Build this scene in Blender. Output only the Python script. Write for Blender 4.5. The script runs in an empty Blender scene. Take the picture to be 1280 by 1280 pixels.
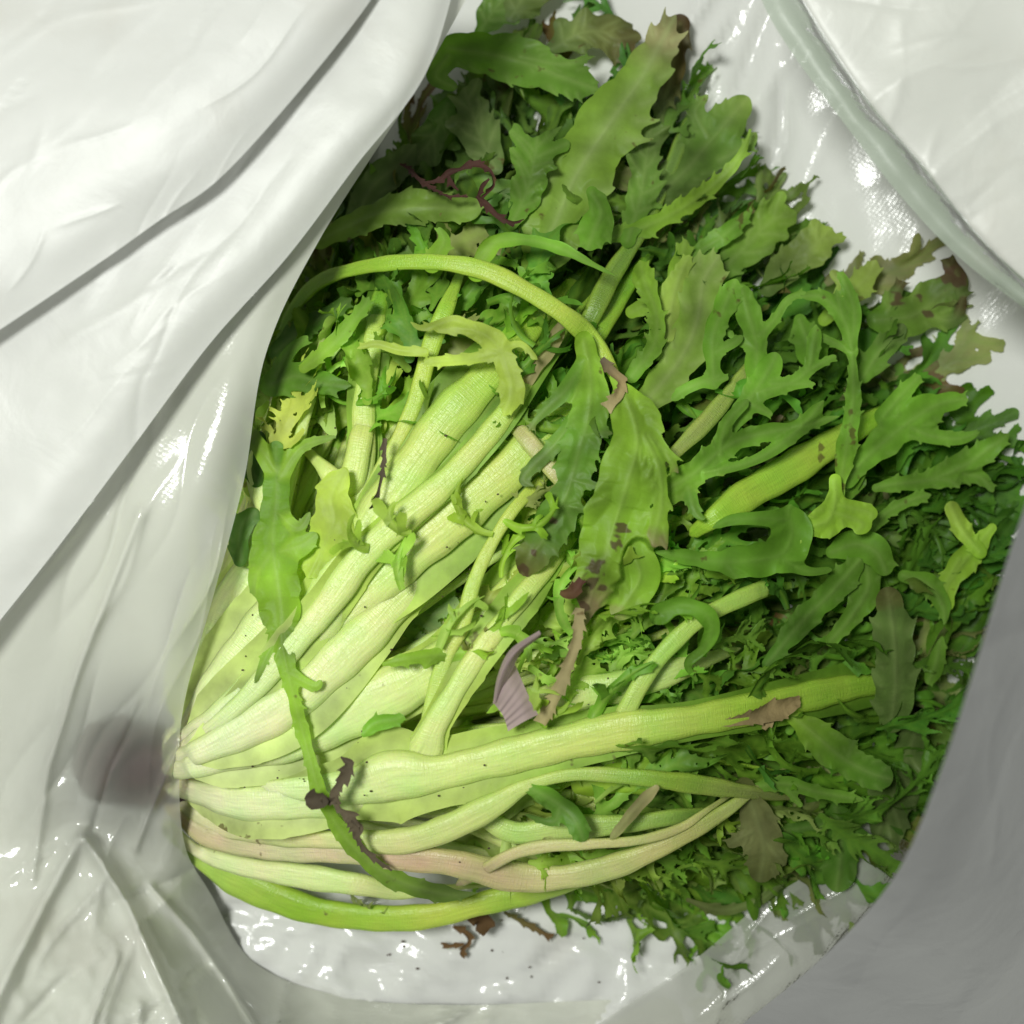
import bpy, math, random
import numpy as np
from mathutils import Vector, Matrix

rng = random.Random(7)
nrg = np.random.default_rng(7)
sc = bpy.context.scene
COL = sc.collection

# ------------------------------------------------------------------ camera, light, exposure
CAMZ, W0 = 0.46, 0.42                       # metres above the table, width seen at table level
cam = bpy.data.cameras.new("camera"); camo = bpy.data.objects.new("camera", cam); COL.objects.link(camo)
camo.location = (0, 0, CAMZ); camo.rotation_euler = (0, 0, 0)
cam.sensor_width = 36.0
cam.lens = 36.0 * CAMZ / W0
cam.clip_start, cam.clip_end = 0.01, 20
cam.dof.use_dof = True; cam.dof.focus_distance = CAMZ - 0.055; cam.dof.aperture_fstop = 4.2
sc.camera = camo

world = bpy.data.worlds.new("World"); sc.world = world; world.use_nodes = True
world.node_tree.nodes["Background"].inputs[0].default_value = (0.97, 1.0, 0.93, 1)
world.node_tree.nodes["Background"].inputs[1].default_value = 0.19

def lamp(name, loc, target, size, power, col):
    l = bpy.data.lights.new(name, 'AREA'); l.shape = 'DISK'; l.size = size; l.energy = power; l.color = col
    o = bpy.data.objects.new(name, l); COL.objects.link(o); o.location = loc
    o.rotation_euler = (Vector(target) - Vector(loc)).to_track_quat('-Z', 'Y').to_euler()
    return o
lamp("ceiling_lamp", (-0.24, 0.13, 0.80), (-0.08, 0.0, 0.03), 0.18, 6.3, (0.985, 1.0, 0.955))
sc.view_settings.view_transform = 'Standard'; sc.view_settings.look = 'None'
sc.view_settings.exposure = 0.0; sc.view_settings.gamma = 1.0
sc.cycles.use_denoising = True
sc.cycles.max_bounces = 10; sc.cycles.transparent_max_bounces = 16
sc.cycles.diffuse_bounces = 5; sc.cycles.transmission_bounces = 6
sc.cycles.caustics_reflective = False

# ------------------------------------------------------------------ placing
def pxm(z):                                   # metres per picture unit at height z
    return W0 * (CAMZ - z) / CAMZ / 1280.0
def P(x, y, z):                               # picture units + height in mm -> point in metres
    z = np.asarray(z, float) * 1e-3
    k = W0 * (CAMZ - z) / CAMZ / 1280.0
    return np.stack([(np.asarray(x, float) - 640) * k, (640 - np.asarray(y, float)) * k, z + 0 * k], -1)
def bag_lift(X, Y):                             # how far the bag floor rises, mm
    lift = 45 * sstep(0, 1, (np.hypot(X - 760, Y - 620) - 640) / 420) * (1 - .8 * sstep(1000, 1200, Y)) * sstep(-100, 560, X)
    return lift + 30 * sstep(900, 1400, X - .5 * (Y - 300)) * (1 - .6 * sstep(900, 1200, Y))
def keep_above(pts, gap=4.6):
    k = W0 * (CAMZ - pts[..., 2]) / CAMZ / 1280.0
    z0 = (bag_lift(pts[..., 0] / k + 640, 640 - pts[..., 1] / k) + gap) * 1e-3
    pts[..., 2] = np.maximum(pts[..., 2], z0)
CORE = (225.0, 965.0)
OUT_T = np.array([-75, -59.5, -40, -29.7, -20, -15, -12.4, -10.8, -8, 0, 7.7, 15.5, 22, 27.4, 32.5, 36, 39.8, 47, 49.4, 56, 62, 68, 72, 78, 90])
OUT_R = np.array([120, 190, 305, 405, 500, 694, 760, 830, 900, 970, 1020, 1060, 1090, 1075, 1115, 1080, 1055, 995, 1060, 1100, 1085, 950, 800, 570, 300])
def outline(deg): return np.interp(deg, OUT_T, OUT_R)
def polar(x, y):
    dx, dy = np.asarray(x) - CORE[0], CORE[1] - np.asarray(y)
    return np.hypot(dx, dy), np.degrees(np.arctan2(dy, dx))
def sstep(a, b, x):
    t = np.clip((np.asarray(x, float) - a) / (b - a), 0, 1); return t * t * (3 - 2 * t)
def top(x, y):                                # height of the heap of leaves, mm
    r, d = polar(x, y)
    R = outline(d)
    ang = sstep(-62, -5, d) * (1 - sstep(50, 84, d) * .55)
    return 14 + 44 * (sstep(0, .42, 1 - r / R)) * (0.35 + .65 * ang)

# ------------------------------------------------------------------ mesh building
class MB:
    def __init__(s): s.v = []; s.f = []; s.c = []; s.uv = []; s.n = 0
    def grid(s, pts, cols, uv, closed=False):   # pts (N,M,3)
        N, M = pts.shape[:2]
        idx = np.arange(N * M).reshape(N, M) + s.n
        if closed:
            nx = np.roll(idx, -1, 1)
            a, b, c, d = idx[:-1], nx[:-1], nx[1:], idx[1:]
        else:
            a, b, c, d = idx[:-1, :-1], idx[:-1, 1:], idx[1:, 1:], idx[1:, :-1]
        s.f.append(np.stack([a, b, c, d], -1).reshape(-1, 4))
        s.v.append(pts.reshape(-1, 3)); s.c.append(np.broadcast_to(cols, (N, M, 3)).reshape(-1, 3)); s.uv.append(uv.reshape(-1, 2))
        s.n += N * M
    def build(s, name, mat, parent=None):
        v = np.concatenate(s.v); f = np.concatenate(s.f); c = np.concatenate(s.c); uv = np.concatenate(s.uv)
        me = bpy.data.meshes.new(name)
        me.vertices.add(len(v)); me.vertices.foreach_set('co', v.astype(np.float32).ravel())
        me.loops.add(f.size); me.loops.foreach_set('vertex_index', f.astype(np.int32).ravel())
        me.polygons.add(len(f)); me.polygons.foreach_set('loop_start', np.arange(0, f.size, 4, dtype=np.int32))
        me.polygons.foreach_set('use_smooth', np.ones(len(f), bool))
        me.update(calc_edges=True)
        a = me.color_attributes.new('Col', 'FLOAT_COLOR', 'POINT')
        a.data.foreach_set('color', np.concatenate([c, np.ones((len(c), 1))], 1).astype(np.float32).ravel())
        u = me.uv_layers.new(name='UVMap')
        u.data.foreach_set('uv', uv[f.ravel()].astype(np.float32).ravel())
        me.materials.append(mat)
        o = bpy.data.objects.new(name, me); COL.objects.link(o)
        if parent: o.parent = parent
        return o

def crom(P0, n):                               # Catmull-Rom through rows of P0 (k,d) -> n rows, chord spacing
    P0 = np.asarray(P0, float); k = len(P0)
    if k == 2: P0 = np.array([P0[0], (P0[0] + P0[1]) / 2, P0[1]]); k = 3
    Q = np.vstack([2 * P0[0] - P0[1], P0, 2 * P0[-1] - P0[-2]])
    L = np.r_[0, np.cumsum(np.linalg.norm(np.diff(P0[:, :2], axis=0), axis=1) + 1e-9)]
    t = np.linspace(0, L[-1], n); i = np.clip(np.searchsorted(L, t, 'right') - 1, 0, k - 2)
    u = ((t - L[i]) / (L[i + 1] - L[i]))[:, None]
    a, b, c, d = Q[i], Q[i + 1], Q[i + 2], Q[i + 3]
    return .5 * (2 * b + (c - a) * u + (2 * a - 5 * b + 4 * c - d) * u ** 2 + (3 * b - a - 3 * c + d) * u ** 3)

def unit(a): return a / (np.linalg.norm(a, axis=-1, keepdims=True) + 1e-12)
def wob(t, amp, f=1.0):                         # smooth random curve
    s = 0
    for k in range(1, 4): s = s + np.sin(t * f * k * 2.1 + rng.uniform(0, 6.28)) * amp / k * rng.uniform(.4, 1)
    return s

def teeth(s, amp, lo, hi, skip=.25):           # forward hooked saw-teeth along arc length s (metres)
    w = np.zeros_like(s); x = s[0] + rng.uniform(0, lo)
    while x < s[-1]:
        l = rng.uniform(lo, hi)
        if rng.random() > skip:
            h = amp * rng.uniform(.35, 1)
            q = (s - x) / l; m = (q >= 0) & (q < 1)
            w[m] = np.maximum(w[m], h * np.where(q[m] < .82, (q[m] / .82) ** 1.7, (1 - q[m]) / .18))
        x += l * rng.uniform(.9, 1.25)
    return w

def col3(c): return np.asarray(c, float)
def ramp(t, stops):                             # stops [(t,(r,g,b))...]
    ts = [a for a, _ in stops]; cs = np.array([b for _, b in stops])
    return np.stack([np.interp(t, ts, cs[:, k]) for k in range(3)], -1)

def blade(mb, C, hw, cc, cm, up=None, tilt=0.0, cup=.15, ruf=0.0, tooth=0.0, tl=(.002, .0045), shear=.8, m=4, skip=.25, twist=0.0, side_tooth=(1, 1), pinch=True):
    """thin leaf surface round the centre line C (N,3), half width hw (N,), colours of middle and margin (N,3)"""
    N = len(C); T = unit(np.gradient(C, axis=0)); s = np.r_[0, np.cumsum(np.linalg.norm(np.diff(C, axis=0), axis=1))]
    U = np.broadcast_to(np.array([0, 0, 1.0]) if up is None else up, C.shape)
    S = unit(np.cross(U, T)); Nn = unit(np.cross(T, S))
    t = s / s[-1]
    a = np.radians(tilt) + np.radians(twist) * t + wob(t * 3, .22)
    S, Nn = S * np.cos(a)[:, None] + Nn * np.sin(a)[:, None], Nn * np.cos(a)[:, None] - S * np.sin(a)[:, None]
    u = np.linspace(-1, 1, 2 * m + 1)
    wl, wr = hw.copy(), hw.copy(); tlw = np.zeros(N); trw = np.zeros(N)
    if tooth > 0:
        env = np.minimum(1, hw / (hw.max() + 1e-9) * 1.6)
        tlw = teeth(s, tooth, *tl, skip) * env * side_tooth[0]; trw = teeth(s, tooth, *tl, skip) * env * side_tooth[1]
    pts = np.zeros((N, len(u), 3)); cols = np.zeros((N, len(u), 3))
    r1, r2 = rng.uniform(0, 6), rng.uniform(0, 6); f1 = rng.uniform(120, 260)
    rl = ruf * (np.sin(s * f1 + r1) + .6 * np.sin(s * f1 * 2.3 + r2)); rr = ruf * (np.sin(s * f1 * 1.1 + r2) + .6 * np.sin(s * f1 * 2.1 + r1))
    for j, uu in enumerate(u):
        au = abs(uu)
        w = (wl + tlw * au ** 2) if uu < 0 else (wr + trw * au ** 2)
        tw = (tlw if uu < 0 else trw) * au ** 2
        rf = (rl if uu < 0 else rr) * au ** 1.5
        pts[:, j] = C + S * (uu * w)[:, None] + Nn * (cup * hw * au ** 2 + rf * np.minimum(1, hw / .004))[:, None] + T * (shear * tw)[:, None]
        k = min(1, au * 1.25) ** .8
        cols[:, j] = cc * (1 - k) + cm * k
    uv = np.stack([np.broadcast_to(u * .5 + .5, (N, len(u))), np.broadcast_to((s * 100)[:, None], (N, len(u)))], -1)
    mb.grid(pts, cols, uv)

def rib(mb, C, hw, cc, cm=None, flat=.6, chan=.12, m=14, tilt=0):
    """thick juicy stalk, elliptic in section"""
    N = len(C); T = unit(np.gradient(C, axis=0)); s = np.r_[0, np.cumsum(np.linalg.norm(np.diff(C, axis=0), axis=1))]
    S = unit(np.cross(np.broadcast_to([0, 0, 1.0], C.shape), T)); Nn = unit(np.cross(T, S))
    if tilt:
        a = math.radians(tilt); S, Nn = S * math.cos(a) + Nn * math.sin(a), Nn * math.cos(a) - S * math.sin(a)
    th = np.linspace(0, 2 * np.pi, m, endpoint=False)
    hw = hw * (1 + .05 * np.sin(s * 160 + rng.uniform(0, 6)) + .03 * np.sin(s * 410 + rng.uniform(0, 6)))
    ridge = [1 + .03 * math.cos(7 * x + .6) + rng.uniform(-.025, .025) for x in th]
    cm = cc if cm is None else cm
    pts = np.zeros((N, m, 3)); cols = np.zeros((N, m, 3))
    for j, x in enumerate(th):
        cx, sx = math.cos(x), math.sin(x)
        z = flat * (math.copysign(abs(sx) ** .8, sx))
        if sx > .8: z -= chan * flat
        pts[:, j] = C + S * (cx * ridge[j] * hw)[:, None] + Nn * (z * ridge[j] * hw)[:, None]
        k = abs(cx) ** 2.2
        cols[:, j] = cc * (1 - k) + cm * k
    uv = np.stack([np.broadcast_to(np.arange(m) / m, (N, m)), np.broadcast_to((s * 100)[:, None], (N, m))], -1)
    mb.grid(pts, cols, uv, closed=True)

def lobe(mb, p0, T0, S0, N0, ang, L, w0, c0, c1, c2, lift=0.0, curl=0.0, bend=0.0, sub=0, tooth=0.0, m=2, step=.0007, blunt=.3):
    """a narrow side lobe (and its own side points) growing out of a leaf; all one surface"""
    n = max(8, int(L / step)); t = np.linspace(0, 1, n); ds = L / (n - 1)
    th = ang + bend * t + wob(t * 3, .12); ph = lift + curl * t ** 1.5 + wob(t * 2.5, .15)
    D = (np.cos(th)[:, None] * T0 + np.sin(th)[:, None] * S0) * np.cos(ph)[:, None] + np.sin(ph)[:, None] * N0
    C = p0 + np.cumsum(D, 0) * ds - D[0] * ds
    tip = np.clip((1 - t) / .22, 0, 1) ** (.5 if blunt > .5 else .85)
    w = w0 * ((.62 + blunt * .5 * np.sin(np.pi * t ** 1.4) - .25 * (1 - blunt) * t) * tip + .85 * np.exp(-t / .09)) + .00015
    keep_above(C)
    cc = ramp(t, [(0, c0), (.3, c1), (1, c2)])
    cm = ramp(t, [(0, c1), (.5, c1), (1, c2)])
    upv = unit(np.cross(D, np.broadcast_to(np.cross(N0, T0), D.shape)) * 0 + N0)
    blade(mb, C, w, cc, cm, up=upv, cup=rng.uniform(-.15, .35), tooth=tooth, tl=(.003, .009), m=m, skip=.5, twist=rng.uniform(-70, 70))
    if sub > 0:
        T = unit(np.gradient(C, axis=0))
        for k in range(sub):
            q = rng.uniform(.3, .9); i = int(q * (n - 1)); sg = rng.choice((-1, 1))
            Sx = unit(np.cross(N0, T[i])) * sg
            lobe(mb, C[i], T[i], Sx, N0, rng.uniform(.5, 1.1), L * rng.uniform(.18, .42) * (1.15 - q * .5), w0 * .45, c1, c1, c2,
                 lift=rng.uniform(-.3, .3), bend=rng.uniform(-.8, .3), m=1, step=step * 1.3, blunt=.15)

def lobes_along(mb, C, hw, t0, t1, gap, Lr, c0, c1, c2, wr=(.0016, .0036), sub=(0, 3), lift=(-.4, .45), curl=(-1.3, 1.0), tooth=.0016, sides=(-1, 1), fade=True):
    T = unit(np.gradient(C, axis=0)); s = np.r_[0, np.cumsum(np.linalg.norm(np.diff(C, axis=0), axis=1))]; Lt = s[-1]
    for sg in sides:
        x = Lt * t0 + rng.uniform(0, gap)
        while x < Lt * t1:
            i = min(len(C) - 2, int(np.searchsorted(s, x))); q = x / Lt
            N0 = unit(np.array([rng.uniform(-.25, .25), rng.uniform(-.25, .25), 1.0]))
            S0 = unit(np.cross(N0, T[i])) * sg; N1 = unit(np.cross(T[i], S0)) * sg
            L = rng.uniform(*Lr) * (1.15 - .5 * abs(q - .6) if fade else 1)
            a0 = c0[i] if getattr(c0, 'ndim', 1) == 2 else c0
            lobe(mb, C[i], T[i], S0, N1, rng.uniform(.45, 1.15), L, rng.uniform(*wr), a0, c1, c2,
                 lift=rng.uniform(*lift), curl=rng.uniform(*curl), bend=rng.uniform(-1.0, .6), sub=rng.randint(*sub), tooth=tooth, blunt=rng.choice((.1, .3, .6, .9)))
            x += gap * rng.uniform(.6, 1.4)

# ------------------------------------------------------------------ materials
def newmat(name):
    m = bpy.data.materials.new(name); m.use_nodes = True; nt = m.node_tree; nt.nodes.clear()
    return m, nt, nt.nodes.new, nt.links.new
def leaf_mat(name, rough, trans, bump, spots, sss=0.0, stri=0.0, vary=.35, spec=.3):
    m, nt, nn, ln = newmat(name)
    out = nn('ShaderNodeOutputMaterial'); bs = nn('ShaderNodeBsdfPrincipled'); at = nn('ShaderNodeAttribute'); at.attribute_name = 'Col'
    tc = nn('ShaderNodeTexCoord')
    n1 = nn('ShaderNodeTexNoise'); n1.inputs['Scale'].default_value = 55; n1.inputs['Detail'].default_value = 5; ln(tc.outputs['Object'], n1.inputs['Vector'])
    mr = nn('ShaderNodeMapRange'); mr.inputs[1].default_value = .3; mr.inputs[2].default_value = .7; mr.inputs[3].default_value = 1 - vary; mr.inputs[4].default_value = 1 + vary
    ln(n1.outputs['Fac'], mr.inputs[0])
    mx = nn('ShaderNodeMix'); mx.data_type = 'RGBA'; mx.blend_type = 'MULTIPLY'; mx.inputs[0].default_value = 1
    ln(at.outputs['Color'], mx.inputs[6]); cb = nn('ShaderNodeCombineColor')
    for k in range(3): ln(mr.outputs[0], cb.inputs[k])
    ln(cb.outputs[0], mx.inputs[7])
    # fine vein network
    vo = nn('ShaderNodeTexVoronoi'); vo.feature = 'DISTANCE_TO_EDGE'; vo.inputs['Scale'].default_value = 520; ln(tc.outputs['Object'], vo.inputs['Vector'])
    # brown freckles
    n2 = nn('ShaderNodeTexNoise'); n2.inputs['Scale'].default_value = 210; n2.inputs['Detail'].default_value = 2; ln(tc.outputs['Object'], n2.inputs['Vector'])
    n3 = nn('ShaderNodeTexNoise'); n3.inputs['Scale'].default_value = 28; ln(tc.outputs['Object'], n3.inputs['Vector'])
    ma = nn('ShaderNodeMath'); ma.operation = 'MULTIPLY'; ln(n2.outputs['Fac'], ma.inputs[0]); ln(n3.outputs['Fac'], ma.inputs[1])
    rp = nn('ShaderNodeMapRange'); rp.inputs[1].default_value = spots; rp.inputs[2].default_value = spots + .05; rp.inputs[4].default_value = .75; ln(ma.outputs[0], rp.inputs[0])
    mb_ = nn('ShaderNodeMix'); mb_.data_type = 'RGBA'; ln(rp.outputs[0], mb_.inputs[0]); ln(mx.outputs[2], mb_.inputs[6]); mb_.inputs[7].default_value = (.11, .07, .025, 1)
    ln(mb_.outputs[2], bs.inputs['Base Color'])
    bs.inputs['Specular IOR Level'].default_value = spec; bs.inputs['Roughness'].default_value = rough; bs.inputs['IOR'].default_value = 1.4
    if sss: bs.inputs['Subsurface Weight'].default_value = sss; bs.inputs['Subsurface Radius'].default_value = (.8, 1, .4); bs.inputs['Subsurface Scale'].default_value = .004
    # relief
    nb = nn('ShaderNodeTexNoise'); nb.inputs['Scale'].default_value = 900 if stri else 420; nb.inputs['Detail'].default_value = 3; ln(tc.outputs['Object'], nb.inputs['Vector'])
    b1 = nn('ShaderNodeBump'); b1.inputs['Strength'].default_value = bump; b1.inputs['Distance'].default_value = .0006; ln(nb.outputs['Fac'], b1.inputs['Height'])
    b2 = nn('ShaderNodeBump'); b2.inputs['Strength'].default_value = .14; b2.inputs['Distance'].default_value = .0003; ln(b1.outputs[0], b2.inputs['Normal'])
    if stri:
        mp = nn('ShaderNodeMapping'); mp.inputs['Scale'].default_value = (3.0, 6.5, 1); ln(tc.outputs['UV'], mp.inputs['Vector'])
        ns = nn('ShaderNodeTexNoise'); ns.inputs['Scale'].default_value = 3; ns.inputs['Detail'].default_value = 3; ln(mp.outputs[0], ns.inputs['Vector'])
        ln(ns.outputs['Fac'], b2.inputs['Height']); b2.inputs['Strength'].default_value = stri; b2.inputs['Distance'].default_value = .0006
        mp2 = nn('ShaderNodeMapping'); mp2.inputs['Scale'].default_value = (20, .5, 1); ln(tc.outputs['UV'], mp2.inputs['Vector'])
        nf = nn('ShaderNodeTexNoise'); nf.inputs['Scale'].default_value = 2; nf.inputs['Detail'].default_value = 4; ln(mp2.outputs[0], nf.inputs['Vector'])
        b3 = nn('ShaderNodeBump'); b3.inputs['Strength'].default_value = .3; b3.inputs['Distance'].default_value = .0007; ln(nf.outputs['Fac'], b3.inputs['Height']); ln(b2.outputs[0], b3.inputs['Normal']); b2 = b3
        cr = nn('ShaderNodeMapRange'); cr.inputs[1].default_value = .35; cr.inputs[2].default_value = .75; cr.inputs[3].default_value = 1.06; cr.inputs[4].default_value = .88; ln(nf.outputs['Fac'], cr.inputs[0])
        m5 = nn('ShaderNodeMath'); m5.operation = 'MULTIPLY'; ln(mr.outputs[0], m5.inputs[0]); ln(cr.outputs[0], m5.inputs[1])
        ln(m5.outputs[0], cb.inputs[0]); ln(cr.outputs[0], cb.inputs[1]); ln(m5.outputs[0], cb.inputs[2])
    else:
        ln(vo.outputs['Distance'], b2.inputs['Height'])
    ln(b2.outputs[0], bs.inputs['Normal'])
    if trans:
        tr = nn('ShaderNodeBsdfTranslucent'); hs = nn('ShaderNodeHueSaturation'); hs.inputs['Saturation'].default_value = 1.15; hs.inputs['Value'].default_value = 1.4
        ln(mb_.outputs[2], hs.inputs['Color']); ln(hs.outputs[0], tr.inputs['Color'])
        ms = nn('ShaderNodeMixShader'); ms.inputs[0].default_value = trans; ln(bs.outputs[0], ms.inputs[1]); ln(tr.outputs[0], ms.inputs[2]); ln(ms.outputs[0], out.inputs[0])
    else: ln(bs.outputs[0], out.inputs[0])
    return m
M_BLADE = leaf_mat('endive_leaf', .46, .34, .18, .405)
M_STALK = leaf_mat('endive_stalk', .30, .0, .16, .45, sss=.45, stri=.5, vary=.12, spec=.6)
M_DRY = leaf_mat('dried_leaf', .75, .08, .8, .36)
M_SKIN = leaf_mat('garlic_skin', .45, .25, .15, .9, vary=.1)

def film_mat(name, clear, emboss=.35, tint=(.86, .88, .84), gloss=.16, wav=.35, trans=.42, byatt=False):
    m, nt, nn, ln = newmat(name)
    out = nn('ShaderNodeOutputMaterial'); tc = nn('ShaderNodeTexCoord')
    mp = nn('ShaderNodeMapping'); mp.inputs['Rotation'].default_value = (0, 0, .6); ln(tc.outputs['Object'], mp.inputs['Vector'])
    vo = nn('ShaderNodeTexVoronoi'); vo.inputs['Scale'].default_value = 620; vo.inputs['Randomness'].default_value = .4; ln(mp.outputs[0], vo.inputs['Vector'])
    nb = nn('ShaderNodeTexNoise'); nb.inputs['Scale'].default_value = 45; nb.inputs['Detail'].default_value = 8; nb.inputs['Distortion'].default_value = .6; ln(tc.outputs['Object'], nb.inputs['Vector'])
    b1 = nn('ShaderNodeBump'); b1.inputs['Strength'].default_value = wav; b1.inputs['Distance'].default_value = .0015; ln(nb.outputs['Fac'], b1.inputs['Height'])
    b2 = nn('ShaderNodeBump'); b2.inputs['Strength'].default_value = emboss; b2.inputs['Distance'].default_value = .0003; ln(vo.outputs['Distance'], b2.inputs['Height']); ln(b1.outputs[0], b2.inputs['Normal'])
    # faint grime
    ng = nn('ShaderNodeTexNoise'); ng.inputs['Scale'].default_value = 22; ng.inputs['Detail'].default_value = 6; ln(tc.outputs['Object'], ng.inputs['Vector'])
    mr = nn('ShaderNodeMapRange'); mr.inputs[1].default_value = .58; mr.inputs[2].default_value = .8; mr.inputs[4].default_value = .35; ln(ng.outputs['Fac'], mr.inputs[0])
    mx = nn('ShaderNodeMix'); mx.data_type = 'RGBA'; ln(mr.outputs[0], mx.inputs[0]); mx.inputs[6].default_value = (*tint, 1); mx.inputs[7].default_value = (.62, .58, .49, 1)
    df = nn('ShaderNodeBsdfDiffuse'); tl = nn('ShaderNodeBsdfTranslucent'); tp = nn('ShaderNodeBsdfTransparent'); gl = nn('ShaderNodeBsdfGlossy')
    for x in (df, tl): ln(mx.outputs[2], x.inputs['Color']); ln(b1.outputs[0], x.inputs['Normal'])
    gl.inputs['Roughness'].default_value = gloss; ln(b2.outputs[0], gl.inputs['Normal'])
    m1 = nn('ShaderNodeMixShader'); m1.inputs[0].default_value = trans; ln(df.outputs[0], m1.inputs[1]); ln(tl.outputs[0], m1.inputs[2])
    m2 = nn('ShaderNodeMixShader'); m2.inputs[0].default_value = 1 - clear
    if byatt:
        at = nn('ShaderNodeAttribute'); at.attribute_name = 'Col'
        iv = nn('ShaderNodeMath'); iv.operation = 'SUBTRACT'; iv.inputs[0].default_value = 1; ln(at.outputs['Fac'], iv.inputs[1]); ln(iv.outputs[0], m2.inputs[0])
    if byatt:                                     # frosted: what lies under it blurs
        rf = nn('ShaderNodeBsdfRefraction'); rf.inputs['IOR'].default_value = 1.15; rf.inputs['Roughness'].default_value = .42
        mt = nn('ShaderNodeMixShader'); mt.inputs[0].default_value = .65; ln(tp.outputs[0], mt.inputs[1]); ln(rf.outputs[0], mt.inputs[2]); tp = mt
    ln(tp.outputs[0], m2.inputs[1]); ln(m1.outputs[0], m2.inputs[2])
    fr = nn('ShaderNodeFresnel'); fr.inputs['IOR'].default_value = 1.5; ln(b2.outputs[0], fr.inputs['Normal'])
    m3 = nn('ShaderNodeMixShader'); ln(fr.outputs[0], m3.inputs[0]); ln(m2.outputs[0], m3.inputs[1]); ln(gl.outputs[0], m3.inputs[2])
    ln(m3.outputs[0], out.inputs[0])
    return m
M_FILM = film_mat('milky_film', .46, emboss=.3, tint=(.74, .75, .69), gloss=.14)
M_SIDE = film_mat('stretched_film', .4, emboss=.13, tint=(.87, .89, .78), gloss=.13, byatt=True, trans=.26)
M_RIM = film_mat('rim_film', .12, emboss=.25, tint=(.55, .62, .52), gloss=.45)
M_FOLD = film_mat('folded_film', .16, emboss=.08, tint=(.91, .92, .88), gloss=.42, wav=.3, trans=.38)
M_FLAP = film_mat('flap_film', .10, emboss=.03, tint=(.83, .84, .78), gloss=.4, wav=.5, trans=.25)

M_WALL = film_mat('shaded_film', .14, emboss=.03, tint=(.58, .57, .475), gloss=.45, wav=.5, trans=.12)  # same bag film, with the lower right flap's shade put into a darker tint
def plain_mat(name, c, rough=.6, scale=30, amt=.15):
    m, nt, nn, ln = newmat(name)
    out = nn('ShaderNodeOutputMaterial'); bs = nn('ShaderNodeBsdfPrincipled'); tc = nn('ShaderNodeTexCoord')
    n1 = nn('ShaderNodeTexNoise'); n1.inputs['Scale'].default_value = scale; n1.inputs['Detail'].default_value = 6; ln(tc.outputs['Object'], n1.inputs['Vector'])
    mx = nn('ShaderNodeMix'); mx.data_type = 'RGBA'; ln(n1.outputs['Fac'], mx.inputs[0])
    mx.inputs[6].default_value = (*[x * (1 - amt) for x in c], 1); mx.inputs[7].default_value = (*[min(1, x * (1 + amt)) for x in c], 1)
    ln(mx.outputs[2], bs.inputs['Base Color']); bs.inputs['Roughness'].default_value = rough
    bp = nn('ShaderNodeBump'); bp.inputs['Strength'].default_value = .4; bp.inputs['Distance'].default_value = .001; ln(n1.outputs['Fac'], bp.inputs['Height']); ln(bp.outputs[0], bs.inputs['Normal'])
    ln(bs.outputs[0], out.inputs[0]); return m
M_TABLE = plain_mat('white_laminate', (.72, .73, .71), .4, 12, .05)
M_SOIL = plain_mat('dry_soil', (.07, .045, .03), .9, 300, .4)
M_STUMP = plain_mat('browned_stump', (.06, .032, .032), .6, 160, .5)

def tag(o, label=None, cat=None, group=None, kind=None):
    for k, v in (('label', label), ('category', cat), ('group', group), ('kind', kind)):
        if v: o[k] = v
    return o
def empty(name, loc):
    o = bpy.data.objects.new(name, None); COL.objects.link(o); o.location = loc; o.empty_display_size = .01
    return o

# ------------------------------------------------------------------ table
mb = MB(); g = np.linspace(-.8, .8, 9); X, Y = np.meshgrid(g, g, indexing='ij')
mb.grid(np.stack([X, Y, X * 0 - .003], -1), np.ones(3), np.stack([X, Y], -1))
tag(mb.build('tabletop', M_TABLE), 'white tabletop the plastic bag lies on', None, None, 'structure')

# ------------------------------------------------------------------ the bag
bag = empty('plastic_bag', (0, 0, 0))
tag(bag, 'milky white plastic bag folded open around the curly endive', 'plastic bag')

def fbm(x, y, seed, oct=4, ridged=False):
    r = np.random.default_rng(seed); s = 0; a = 1; tot = 0
    for o in range(oct):
        v = 0
        for k in range(5):
            th = r.uniform(0, 6.28); f = 2 ** o * r.uniform(.7, 1.5)
            v = v + np.sin((x * math.cos(th) + y * math.sin(th)) * f + r.uniform(0, 6.28) + 1.2 * np.sin((x * math.sin(th) - y * math.cos(th)) * f * .6 + r.uniform(0, 6)))
        v = v / 3
        if ridged: v = 1 - 2 * np.abs(np.tanh(v * 1.2))
        s = s + a * v; tot += a; a *= .5
    return s / tot
def creases(x, y, seed, n, x0, x1, y0, y1, lens, hs, ws, dirs):
    """sharp straight fold lines: z offset in mm"""
    r = np.random.default_rng(seed); z = 0
    for k in range(n):
        cx, cy = r.uniform(x0, x1), r.uniform(y0, y1); th = math.radians(r.uniform(*dirs)); L = r.uniform(*lens); w = r.uniform(*ws)
        a = (x - cx) * math.cos(th) - (y - cy) * math.sin(th); b = (x - cx) * math.sin(th) + (y - cy) * math.cos(th)
        b = b + 10 * np.sin(a / 40 + k)
        z = z + r.uniform(*hs) * r.choice((-1, 1, 1)) * np.exp(-np.abs(b) / w) * np.exp(-(a / L) ** 4)
    return z
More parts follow.
